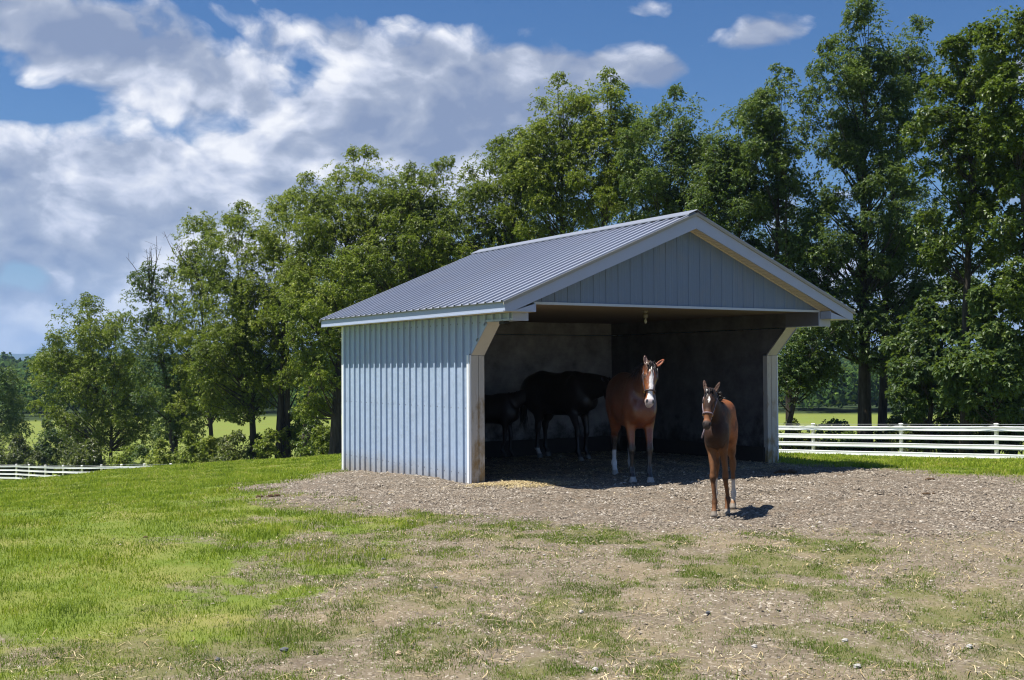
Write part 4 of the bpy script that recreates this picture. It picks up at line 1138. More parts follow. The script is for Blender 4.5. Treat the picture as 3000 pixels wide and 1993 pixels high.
    if dead is not None:
        for dp in dead:
            dp = np.array(dp); s = np.array([np.interp(dp[2] - 2.2, trunks[0][0][:, 2], trunks[0][0][:, k]) for k in range(3)])
            for q in range(7):
                e_ = dp + r_.normal(size=3) * np.array([.55, .55, .45]); m = (s + e_) / 2 + r_.normal(size=3) * .25
                t = np.linspace(0, 1, 6)[:, None]; tb.tube(s * (1 - t) ** 2 + 2 * t * (1 - t) * m + e_ * t * t - base, np.linspace(.035, .008, 6), 4, False)
                for w in range(4):
                    f_ = r_.uniform(.5, .95); b_ = s * (1 - f_) ** 2 + 2 * f_ * (1 - f_) * m + e_ * f_ * f_
                    tb.tube(np.array([b_, b_ + r_.normal(size=3) * .22 + (0, 0, .15)]) - base, np.array([.010, .005]), 3, False)
    tb.build(part[0], M['bark'], root, True)
    return root
def E_(px, py, rx, ry, d, dd=0.0, deep=1.0):
    c = at_depth(px * S, py * S, d + dd); k = (d + dd) / FPX * S
    return (c, (rx * k, rx * k * deep, ry * k))
def G_(px, py, d):
    p = at_depth(px * S, py * S, d); return (p[0], p[1], tz(p[0], p[1]))
TREES = [
 ('leafy tree leaning in from the left edge of the picture, below the hills', 96, (-25, 1075), [(8, 965, 52, 72), (-20, 890, 42, 55), (25, 1000, 40, 40)], 'cool_leaf', .16, 1, {}),
 ('rounded low tree with a slim trunk, leftmost of the tree row', 72, (232, 1062), [(195, 905, 105, 105), (190, 765, 66, 75), (140, 860, 60, 70)], 'hickory_leaf', .15, 1, {}),
 ('slim tree just right of the leftmost one, drooping low branches', 70, (254, 1066), [(298, 925, 75, 95), (262, 815, 72, 85), (270, 990, 45, 50), (320, 990, 45, 45)], 'hickory_leaf', .14, 1, {}),
 ('dark trunked tree with bare dead twigs at its top', 64, (405, 1060), [(352, 720, 62, 105), (385, 850, 66, 105), (425, 945, 62, 70), (400, 990, 55, 40)], 'cool_leaf', .30, 1, {'dead': (338, 566)}),
 ('narrow tree with a tall leafy spire behind the dead topped tree', 62, (490, 1036), [(452, 598, 54, 106), (470, 735, 92, 115), (485, 880, 75, 85), (470, 945, 60, 45)], 'hickory_leaf', .14, 1, {'dead': (395, 560)}),
 ('broad olive green tree between the spired tree and the trunk cluster', 58, (585, 1048), [(548, 595, 74, 112), (565, 745, 108, 118), (545, 890, 85, 85), (620, 800, 70, 90), (500, 830, 60, 80), (535, 945, 70, 40)], 'hickory_leaf', .20, 1, {}),
 ('many stemmed tree with a cluster of dark trunks left of the shed', 57, (650, 1042), [(655, 560, 85, 95), (640, 700, 100, 115), (665, 855, 85, 80)], 'hickory_leaf', .19, 4, {}),
 ('tall wide crowned tree behind the trunk cluster, rounded top', 55, (700, 1042), [(840, 490, 120, 128), (765, 570, 110, 110), (905, 590, 105, 115), (800, 690, 115, 90), (700, 680, 75, 90), (730, 820, 80, 80), (720, 500, 70, 80)], 'hickory_leaf', .24, 1, {}),
 ('thick trunked tree standing close beside the back corner of the shed', 48, (773, 1042), [(730, 730, 85, 90), (755, 850, 60, 90), (790, 700, 60, 110), (725, 930, 45, 60)], 'hickory_leaf', .30, 1, {}),
 ('open branched tree with arching limbs above the left end of the roof', 53, (960, 1040), [(1000, 490, 92, 108), (925, 585, 95, 90), (1045, 600, 95, 95), (960, 690, 90, 70), (880, 640, 80, 80), (940, 480, 60, 80)], 'hickory_leaf', .24, 1, {}),
 ('tree rising above the middle of the roof with a stepped left shoulder', 52, (1150, 1040), [(1145, 440, 82, 105), (1095, 530, 85, 90), (1205, 500, 85, 100), (1090, 620, 90, 60), (1200, 390, 55, 75)], 'hickory_leaf', .22, 1, {}),
 ('tall airy tree with sky showing between its upper limbs above the roof', 50, (1290, 1040), [(1295, 300, 72, 108), (1240, 400, 80, 100), (1335, 410, 90, 110), (1270, 520, 100, 85)], 'hickory_leaf', .22, 1, {}),
 ('tall tree topped by a thin spike, above the ridge of the roof', 49, (1370, 1040), [(1390, 275, 62, 95), (1400, 385, 85, 105), (1425, 490, 95, 95), (1450, 330, 55, 90)], 'hickory_leaf', .22, 1, {}),
 ('dense tree with flat topped crown just left of the roof peak', 47, (1520, 1040), [(1565, 310, 66, 92), (1510, 390, 82, 95), (1585, 430, 88, 105), (1500, 510, 85, 80), (1635, 450, 58, 88)], 'cool_leaf', .24, 1, {}),
 ('dark green tree directly behind the roof peak', 45, (1700, 1010), [(1695, 350, 62, 100), (1670, 460, 78, 105), (1730, 550, 92, 110), (1660, 560, 70, 70)], 'cool_leaf', .22, 1, {}),
 ('upright twin topped tree right of the roof peak', 44, (1800, 1005), [(1808, 270, 56, 98), (1775, 370, 76, 108), (1800, 510, 88, 120), (1850, 650, 70, 95), (1740, 300, 44, 80)], 'cool_leaf', .22, 2, {}),
 ('tallest tree, thick ridged trunk behind the fence, top leaving the picture', 43, (1993, 982), [(2000, 110, 58, 110), (1925, 210, 66, 100), (2005, 270, 85, 120), (1950, 400, 85, 110), (2040, 470, 70, 100), (1985, 600, 95, 100), (1960, 740, 80, 70), (1900, 560, 70, 90), (2040, 790, 80, 70), (1880, 700, 60, 70)], 'cool_leaf', .29, 1, {}),
 ('second trunk right of the thickest tree, slimmer and shaded', 45, (2031, 985), [(2098, 150, 50, 100), (2080, 300, 70, 110), (2095, 520, 80, 110), (2060, 690, 95, 95), (2120, 650, 80, 90), (2100, 780, 80, 70)], 'cool_leaf', .20, 1, {}),
 ('bright green tree with arching bare branches near the right edge', 38, (2225, 1010), [(2240, 200, 85, 120), (2190, 350, 85, 110), (2270, 400, 80, 110), (2210, 540, 90, 100)], 'lime_leaf', .20, 1, {'leaf': .135, 'lwid': .28}),
 ('bright green tree cut off by the right edge of the picture', 36, (2400, 1010), [(2325, 120, 60, 95), (2350, 290, 80, 120), (2330, 480, 85, 120), (2360, 660, 80, 100)], 'lime_leaf', .20, 1, {'leaf': .135, 'lwid': .28}),
 ('young broad leaved tree behind the fence right of the two trunks', 40, (2135, 1000), [(2150, 800, 75, 85), (2120, 895, 60, 70), (2200, 720, 70, 70), (2190, 890, 65, 75)], 'cool_leaf', .12, 1, {'leaf': .175, 'lwid': .28}),
 ('young broad leaved tree hanging over the fence at the right edge', 37, (2290, 1005), [(2270, 850, 85, 100), (2330, 760, 70, 110), (2230, 910, 55, 60), (2330, 900, 60, 75)], 'cool_leaf', .12, 1, {'leaf': .175, 'lwid': .28}),
 ('low dark tree with hanging branches beside the right post of the shed', 41, (1806, 1010), [(1850, 810, 60, 70), (1820, 890, 55, 70), (1890, 870, 40, 65), (1900, 770, 70, 70)], 'cool_leaf', .13, 1, {}),
]
for i, (lab, d, b, es, mt, tr, stems, kw) in enumerate(TREES):
    k2 = dict(kw); dead = k2.pop('dead', None)
    if dead: dead = [at_depth(dead[0] * S, dead[1] * S, d)]
    ells = [E_(px, py, rx * 1.14, ry * 1.03, d, [0, -.6, .7, .2, -.8, .5, -.3][j % 7]) for j, (px, py, rx, ry) in enumerate(es)]
    sc = d / 50.0
    grow('tree', lab, 'tree', G_(b[0], b[1], d), ells, mt, 100 + i, tr, leaf=k2.pop('leaf', .132) * max(1, sc ** .5), dens=168 / sc ** .6, clump=.52 * max(.85, sc ** .7), stems=stems, dead=dead, group='trees in the row behind the shed', **k2)
SHRUBS = [
 ('sprawling olive shrub at the left edge below the lone tree', 90, [(30, 1040, 55, 28)], 'shrub_leaf'), ('tall dark shrub in the scrub left of the slim trunks', 90, [(118, 1020, 36, 42)], 'cool_leaf'),
 ('rusty olive shrub right of the tall dark shrub', 88, [(178, 1042, 50, 36)], 'shrub_leaf'), ('low scrub bush behind the left end of the white fence', 90, [(75, 1060, 50, 22)], 'shrub_leaf'),
 ('grey green shrub behind the tall dark one', 94, [(170, 985, 45, 30)], 'shrub_leaf'), ('pale scrub bush at the far left edge behind the fence', 92, [(10, 1062, 40, 22)], 'shrub_leaf'),
 ('dark low bush at the foot of the slim twin trunks', 62, [(330, 1048, 34, 18)], 'cool_leaf'), ('leafy bush left of the dark trunk with dead top', 60, [(368, 1042, 28, 20)], 'hickory_leaf'),
 ('bush at the foot of the dead topped tree', 58, [(440, 1035, 40, 24)], 'hickory_leaf'), ('airy bush in front of the meadow, middle of the tree row', 56, [(540, 1028, 38, 22)], 'shrub_leaf'),
 ('small bush left of the cluster of dark trunks', 55, [(615, 1028, 32, 24)], 'hickory_leaf'), ('sapling thicket bush between the trunk cluster and thick trunk', 54, [(712, 1000, 34, 46)], 'lime_leaf'),
 ('bush hard against the thick trunk by the shed', 52, [(745, 1022, 24, 30)], 'hickory_leaf'),
 ('bush beside the right post of the shed, behind the fence', 42, [(1822, 1018, 34, 34)], 'shrub_leaf'), ('low bush behind the first fence post', 42, [(1885, 1040, 40, 24)], 'shrub_leaf'),
 ('bush left of the thick tree trunk, behind the fence', 43, [(1948, 1030, 36, 30)], 'cool_leaf'), ('bush between the two trunks and the second fence post', 43, [(2050, 1012, 42, 36)], 'shrub_leaf'),
 ('hedge bush behind the second fence post', 41, [(2110, 1020, 46, 42)], 'shrub_leaf'), ('hedge bush behind the fence midway between the second and third posts', 40, [(2180, 1018, 46, 46)], 'cool_leaf'),
 ('hedge bush behind the third fence post', 39, [(2255, 1018, 48, 50)], 'shrub_leaf'), ('hedge bush at the right edge behind the fence', 38, [(2340, 1015, 50, 52)], 'cool_leaf'),

 ('bush under the slim second tree of the row, left of the dead topped tree', 64, [(285, 1050, 30, 18)], 'hickory_leaf'), ('bush between the dead topped tree and the airy bush', 60, [(480, 1035, 34, 24)], 'hickory_leaf'),
 ('leafy bush left of the trunk cluster', 58, [(585, 1034, 28, 20)], 'lime_leaf'), ('tall leafy bush right of the trunk cluster', 57, [(695, 1000, 38, 42)], 'hickory_leaf'), ('low bush under the leftmost rounded tree', 68, [(215, 1050, 44, 26)], 'shrub_leaf'),
 ('dark bush in the gap left of the thick tree trunk behind the fence', 46, [(1905, 1005, 40, 34)], 'cool_leaf'), ('bush right behind the slimmer second trunk', 47, [(2080, 990, 50, 44)], 'cool_leaf'),
 ('tall hedge bush under the young broad leaved tree', 43, [(2150, 985, 50, 50)], 'cool_leaf'), ('tall hedge bush behind the third fence post, furthest back', 42, [(2215, 985, 50, 52)], 'cool_leaf'), ('tall hedge bush near the right edge, furthest back', 42, [(2300, 985, 55, 52)], 'shrub_leaf'),
]
for i, (lab, d, es, mt) in enumerate(SHRUBS):
    px, py, rx, ry = es[0]; b = G_(px, py + ry, d); ells = []
    for px, py, rx, ry in es:
        c, r = E_(px, py, rx, ry, d, 0, 1.0); zlow = b[2] + .1
        top = c[2] + r[2]; c = np.array([c[0], c[1], (top + zlow) / 2]); ells.append((c, (r[0], r[1], max(.35, (top - zlow) / 2))))
    grow('shrub', lab, 'shrub', b, ells, mt, 300 + i, .035, leaf=.15 * max(1, (d / 50) ** .5), per=7, dens=150, clump=.42 * (d / 50) ** .5, stems=4, lwid=.26, part=('stem', 'foliage'), group='shrubs under the tree row')

# woods across the valley: one mass
def far_wood():
    r_ = np.random.default_rng(55); Vs, Fs, n0 = [], [], 0
    C, Rd, nn, ll = [], [], [], []
    for i in range(2300):
        if i < 190: d = r_.uniform(203, 226); k, l = 420, .75
        elif i < 480: d = r_.uniform(226, 300); k, l = 170, 1.1
        else: d = 300 + 420 * r_.uniform() ** .8; k, l = 80, 1.9
        lat = r_.uniform(-.56, .56) * d
        x, y = view_xy(lat, d); g = tz(x, y); h = r_.uniform(6.5, 10.5) if d > 226 else r_.uniform(4.5, 10)
        if d > 226 and d < 300: h *= .8
        con = d > 520 and r_.uniform() < .30
        r = r_.uniform(2.4, 4.4) if not con else 1.6
        if con: h *= 1.25
        C.append((x, y, g + h * .44)); Rd.append((r, r, h * .56)); nn.append(k); ll.append(l)
    C, Rd, nn, ll = map(np.array, (C, Rd, nn, ll))
    idx = np.repeat(np.arange(len(C)), nn); u = ball(len(idx), r_); u[:, 2] = np.where(u[:, 2] < -.5, -u[:, 2], u[:, 2])
    lump = 1 + .22 * np.sin(u[:, 0] * 5 + idx) * np.sin(u[:, 1] * 5 + idx * 2) * np.sin(u[:, 2] * 4 + idx * 3)
    p = C[idx] + u * Rd[idx] * (r_.uniform(.75, 1.0, len(idx)) * lump)[:, None]
    nrm = u + r_.normal(size=u.shape) * .45; nrm /= np.linalg.norm(nrm, axis=1)[:, None]
    a = np.cross(nrm, r_.normal(size=u.shape)); a /= np.linalg.norm(a, axis=1)[:, None]; b = np.cross(nrm, a); s = (ll[idx] * r_.uniform(.6, 1.3, len(idx)))[:, None]
    V = np.stack([p - a * s * .6, p - b * s * .4, p + a * s * .6, p + b * s * .4], 1).reshape(-1, 3)
    o = mesh('far_woodland', V, np.arange(len(V), dtype=np.int32).reshape(-1, 4), M['far_leaf'])
    tag(o, 'distant mixed woodland beyond the meadow, rising to a wooded hill', 'woodland', kind='stuff')
far_wood()
def mountains():
    n = 400; ang = np.linspace(-.62, .62, n) + YAW; V = []
    rows = [(6200, 0.0), (6900, .55), (7600, 1.0), (8800, .75), (9600, .0)]
    for d, k in rows:
        x = CAM[0] + d * np.sin(ang); y = CAM[1] + d * np.cos(ang)
        h = 60 + 150 * fbm(ang * 9 + 3, ang * 0 + d / 9000, 71, 5) + 14 * fbm(ang * 90, ang * 0, 72, 3)
        V.append(np.stack([x, y, -40 + k * (h + 20)], 1))
    V = np.concatenate(V); i = np.arange(len(rows) - 1)[:, None] * n; j = np.arange(n - 1)[None]
    F = np.stack([i + j, i + j + 1, i + n + j + 1, i + n + j], -1).reshape(-1, 4)
    t = NT('hill_forest'); c = t.ramp(t.noise(t.pos((.01, .01, .02)), 1.0, 5), [(.3, (.018, .034, .014)), (.7, (.045, .070, .022))]); t.bsdf(c, .95, .05)
    tag(mesh('hills', V, F, t.m, None, True), 'long blue forested hills on the horizon', 'hills', kind='structure')
mountains()
# ------------------------------------------------------------------ grass, gravel, straw, stones, dung
def sector(n, r0, r1, power, r_, half=.475):
    """points in the sector in front of the viewpoint, density falling with distance"""
    q = 2 - power; u = r_.uniform(size=n); R = (r0 ** q + u * (r1 ** q - r0 ** q)) ** (1 / q); a = r_.uniform(-half, half, n) + YAW
    return CAM[0] + R * np.sin(a), CAM[1] + R * np.cos(a), R
def in_shed(x, y, m=.0): return (x > -.05 - m) & (x < W + .05 + m) & (y > -.02 - m) & (y < D + .06 + m)
def blades(name, x, y, h, w, mat, label, r_, lean=.5):
    n = len(x); z = terrain(x, y) - .004
    a = r_.uniform(0, 2 * np.pi, n); d = np.stack([np.cos(a), np.sin(a), np.zeros(n)], 1)
    b = r_.uniform(0, 2 * np.pi, n); s = np.stack([np.cos(b), np.sin(b), np.zeros(n)], 1) * (w * .5)[:, None]
    P = np.stack([x, y, z], 1); ln = (r_.uniform(.1, 1, n) * lean)[:, None]
    m = P + d * (h[:, None] * ln * .35) + np.stack([0 * h, 0 * h, h * .6], 1)
    t = P + d * (h[:, None] * ln) + np.stack([0 * h, 0 * h, h * (1 - .25 * ln[:, 0])], 1)
    V = np.stack([P - s, P + s, m + s * .75, m - s * .75, t], 1).reshape(-1, 3); k = np.arange(n, dtype=np.int32)[:, None] * 5
    o = mesh(name, V, [k + np.array([[0, 1, 2, 3]], np.int32), k + np.array([[3, 2, 4]], np.int32)], M[mat])
    tag(o, label, 'grass', kind='stuff'); return o
def lawn():
    r_ = np.random.default_rng(1)
    x, y, R = sector(820000, 5.3, 52, 1.55, r_)
    g, lu, pa = zones(x, y); cl = fbm(x * 2.1, y * 2.1, 61, 3)
    keep = (r_.uniform(size=len(x)) < lu ** 1.4 * (.45 + .9 * cl)) & ~in_shed(x, y, .05)
    x, y, R, cl = x[keep], y[keep], R[keep], cl[keep]; sc = np.clip(R / 9.5, .8, 4.0)
    lat = (x - CAM[0]) * _r[0] + (y - CAM[1]) * _r[1]
    tall = sstep(13, 26, R) * .5 + sstep(5, 8, lat) * sstep(14, 20, R) * .05 + .8 * (cl > .62)
    h = (.022 + .034 * r_.uniform(size=len(x)) ** 1.5) * (1 + tall * .8) * (.5 + .9 * cl)
    wd = .0048 * sc * r_.uniform(.7, 1.3, len(x))
    blades('lawn_grass', x, y, h, wd, 'grass_blade', 'bright green lawn grass growing over the slope', r_, .9)
def tufts():
    r_ = np.random.default_rng(2)
    x, y, R = sector(900000, 5.3, 24, 1.3, r_)
    g, lu, pa = zones(x, y)
    dl = sd_poly(x, y, BARE); nearlawn = sstep(-3.2, -.3, dl)
    f1 = fbm(x * 5, y * 5, 63, 3); lat = (x - CAM[0]) * _r[0] + (y - CAM[1]) * _r[1]
    dens = sstep(.445, .575, pa + .22 * (f1 - .5) + .10 * nearlawn) * (.15 + .85 * sstep(.38, .58, f1)) * (1 - .45 * sstep(.5, 4.0, lat)) + .07
    dens = np.maximum(dens, nearlawn * sstep(.40, .56, f1) * .6)
    keep = (r_.uniform(size=len(x)) < dens * (1 - lu) * (1 - g) ** 2) & (R > 5.3)
    x, y, R = x[keep], y[keep], R[keep]; sc = np.clip(R / 9.5, .8, 3)
    h = (.013 + .024 * r_.uniform(size=len(x)) ** 1.6); wd = .0042 * sc * r_.uniform(.7, 1.3, len(x))
    blades('patchy_grass', x, y, h, wd, 'patch_blade', 'short worn grass in patches on the bare dirt', r_, 1.3)
lawn(); tufts()
def rocks(x, y, size, r_, z=None, flat=.62):
    n = len(x); z = terrain(x, y) if z is None else z
    base = np.array([[1, 0, 0], [.45, .85, .1], [-.5, .8, 0], [-1, 0, .1], [-.45, -.85, 0], [.5, -.8, .1], [.1, 0, .85], [-.1, .1, -.6]])
    tri = np.array([[0, 1, 6], [1, 2, 6], [2, 3, 6], [3, 4, 6], [4, 5, 6], [5, 0, 6]], np.int32)
    a = r_.uniform(0, 2 * np.pi, n); c, s = np.cos(a), np.sin(a)
    B = base[None] * (1 + r_.normal(size=(n, 8, 3)) * .17) * np.stack([np.ones(n), r_.uniform(.55, 1, n), r_.uniform(.4, .9, n)], 1)[:, None]
    V = np.stack([B[..., 0] * c[:, None] - B[..., 1] * s[:, None], B[..., 0] * s[:, None] + B[..., 1] * c[:, None], B[..., 2]], -1) * size[:, None, None]
    V += np.stack([x, y, z + size * .12], 1)[:, None]
    F = (np.arange(n, dtype=np.int32)[:, None, None] * 8 + tri[None]).reshape(-1, 3)
    return V.reshape(-1, 3), F
def gravel():
    r_ = np.random.default_rng(3)
    x, y, R = sector(420000, 5.3, 26, .95, r_)
    g, lu, pa = zones(x, y); cl = fbm(x * 1.7, y * 1.7, 65, 3)
    p = g * (.25 + 1.1 * sstep(.35, .6, cl)) + (1 - g) * (1 - lu) * (.10 + .30 * sstep(.46, .70, cl)) * (R < 14)
    keep = r_.uniform(size=len(x)) < p * .55
    x, y, R = x[keep], y[keep], R[keep]
    size = .0045 + .0085 * r_.uniform(size=len(x)) ** 2.5 + .016 * r_.uniform(size=len(x)) ** 18
    size = size * np.clip(R / 10, .7, 1.5)
    V, F = rocks(x, y, size, r_)
    tag(mesh('gravel', V, F, M['stone']), 'loose grey and tan gravel scattered over the yard', 'gravel', kind='stuff')
gravel()
def hay():
    r_ = np.random.default_rng(4); X, Y = [], []
    x, y, R = sector(14500, 5.3, 16, 1.0, r_); g, lu, pa = zones(x, y); cl = fbm(x * 1.5, y * 1.5, 67, 4)
    k = r_.uniform(size=len(x)) < (1 - g) * (1 - lu) * (.08 + sstep(.44, .66, cl)) * .75; X.append(x[k]); Y.append(y[k])
    k = r_.uniform(size=len(x)) < g * .05; X.append(x[k]); Y.append(y[k])
    n = 17000; x = r_.uniform(.3, 6, n); y = r_.uniform(-1.6, 4.6, n); k = r_.uniform(size=n) < sstep(-1.6, .3, y) * (.3 + fbm(x * 2, y * 2, 69, 3)); X.append(x[k]); Y.append(y[k])
    for px, py, n, sp in ((1180, 1116, 1100, .34), (1250, 1121, 650, .30), (1140, 1117, 400, .22), (1620, 1075, 300, .4), (1760, 1080, 250, .4)):
        c = at_z(px * S, py * S); X.append(c[0] + r_.normal(size=n) * sp); Y.append(c[1] + r_.normal(size=n) * sp * .45)
    x, y = np.concatenate(X), np.concatenate(Y); k = ~((np.abs(x) < .28) & (np.abs(y) < .12)) & ~((x < .02) & (y > 0)); x, y = x[k], y[k]
    n = len(x); z = terrain(x, y) + r_.uniform(.004, .018, n); a = r_.uniform(0, 2 * np.pi, n); L = .03 + .12 * r_.uniform(size=n) ** 1.6; wd = r_.uniform(.0014, .0028, n) * np.clip(np.hypot(x - CAM[0], y - CAM[1]) / 9, .9, 1.6)
    t = r_.normal(size=n) * .07; d = np.stack([np.cos(a), np.sin(a), t], 1); s = np.stack([-np.sin(a), np.cos(a), np.zeros(n)], 1) * wd[:, None]
    p = np.stack([x, y, z], 1); bow = np.stack([0 * x, 0 * x, np.abs(r_.normal(size=n)) * .005], 1); m = p + r_.normal(size=(n, 3)) * .008 + bow
    V = np.stack([p - d * L[:, None] * .5 - s, p - d * L[:, None] * .5 + s, m + s, m - s, p + d * L[:, None] * .5 + s, p + d * L[:, None] * .5 - s], 1).reshape(-1, 3)
    k = np.arange(n, dtype=np.int32)[:, None] * 6
    tag(mesh('straw', V, [k + np.array([[0, 1, 2, 3]], np.int32), k + np.array([[3, 2, 4, 5]], np.int32)], M['straw']), 'loose pale straw strewn in the shed and over the dirt', 'straw', kind='stuff')
hay()
def lump(name, label, cat, px, py, size, mat, seed, group=None, flat=.5, n=1, z=0.0):
    r_ = np.random.default_rng(seed); c = at_z(px, py, z); g = tz(c[0], c[1]); k = MB(); V0 = []
    for q in range(n):
        o = np.array([r_.normal() * size * .9, r_.normal() * size * .5, 0]) if n > 1 else np.zeros(3); rs = size * (1 if n == 1 else r_.uniform(.45, .8)); n0 = len(k.v)
        f = r_.uniform(0, 9, 3); aa = 8; bb = 12
        for i in range(aa + 1):
            th = math.pi * i / aa
            for j in range(bb):
                ph = 2 * math.pi * j / bb; d = np.array([math.sin(th) * math.cos(ph), math.sin(th) * math.sin(ph) * .8, math.cos(th)])
                w = 1 + .20 * math.sin(3 * d[0] + f[0]) * math.sin(2.5 * d[1] + f[1]) + .12 * math.sin(6 * d[2] + f[2] + 4 * d[0])
                k.v.append(tuple(o + d * np.array([1, 1, flat]) * rs * w + np.array([0, 0, rs * flat * .35])))
        for i in range(aa):
            for j in range(bb): k.f.append([n0 + i * bb + j, n0 + i * bb + (j + 1) % bb, n0 + (i + 1) * bb + (j + 1) % bb, n0 + (i + 1) * bb + j])
    o = k.build(name, M[mat], None, False); o.location = (c[0], c[1], g + .004); tag(o, label, cat, group)
for i, (col, cc) in enumerate((('slate_stone', (.10, .105, .12)), ('pale_stone', (.40, .385, .36)), ('tan_stone', (.45, .34, .22)))): simple(col, cc, .8, .3, var=.3, scale=25)
ST = [('dark slate coloured stone, largest on the lower left dirt', 832, 1914, .062, 'slate_stone'), ('small grey stone on the straw covered path edge', 1124, 1650, .045, 'slate_stone'), ('flat tan stone near the bottom edge of the picture', 1169, 1917, .06, 'tan_stone'),
      ('grey stone at the bottom edge, left of the slate coloured stone', 638, 1946, .045, 'slate_stone'), ('bright white pebble left of the grass patches', 1594, 1632, .035, 'pale_stone'), ('white pebble above the middle grass patch', 1733, 1688, .035, 'pale_stone'),
      ('grey white stone below the middle grass patch', 1702, 1799, .05, 'pale_stone'), ('white stone on the bare dirt at the lower centre right', 2210, 1897, .05, 'pale_stone'), ('white stone right of the lower grass tuft', 2475, 1881, .05, 'pale_stone'),
      ('white stone on the bare dirt nearest the right edge', 2840, 1902, .055, 'pale_stone'), ('pale stone on the bottom edge of the dirt, right half', 2512, 1958, .055, 'pale_stone'), ('pale stone at the bottom edge, centre', 1744, 1970, .05, 'pale_stone'),
      ('grey stone in the middle of the dirt between two grass patches', 2075, 1802, .045, 'slate_stone'), ('small slate stone right of the straw on the left path', 1277, 1729, .035, 'slate_stone')]
for i, (lab, px, py, sz, mt) in enumerate(ST): lump('stone', lab, 'stone', px, py, sz * .42, mt, 400 + i, 'loose stones on the dirt', .55)
for i, (lab, px, py, sz, n) in enumerate([('brown dung heap in the lawn beside the gravel edge', 791, 1453, .11, 7), ('small dung heap in the lawn at the tip of the gravel', 674, 1415, .10, 6), ('dark dung strewn in the shade beside the right post', 2300, 1388, .16, 12),
      ('small dung lump on the sunny gravel at the right', 2722, 1447, .08, 5), ('dung heap on the gravel near the tip of the shadow', 2724, 1412, .10, 6), ('dark dung lump in the middle of the lawn', 422, 1590, .05, 4)]):
    lump('dung_pile', lab, 'dung', px, py, sz * .6, 'manure', 450 + i, 'dung piles', .5, n)
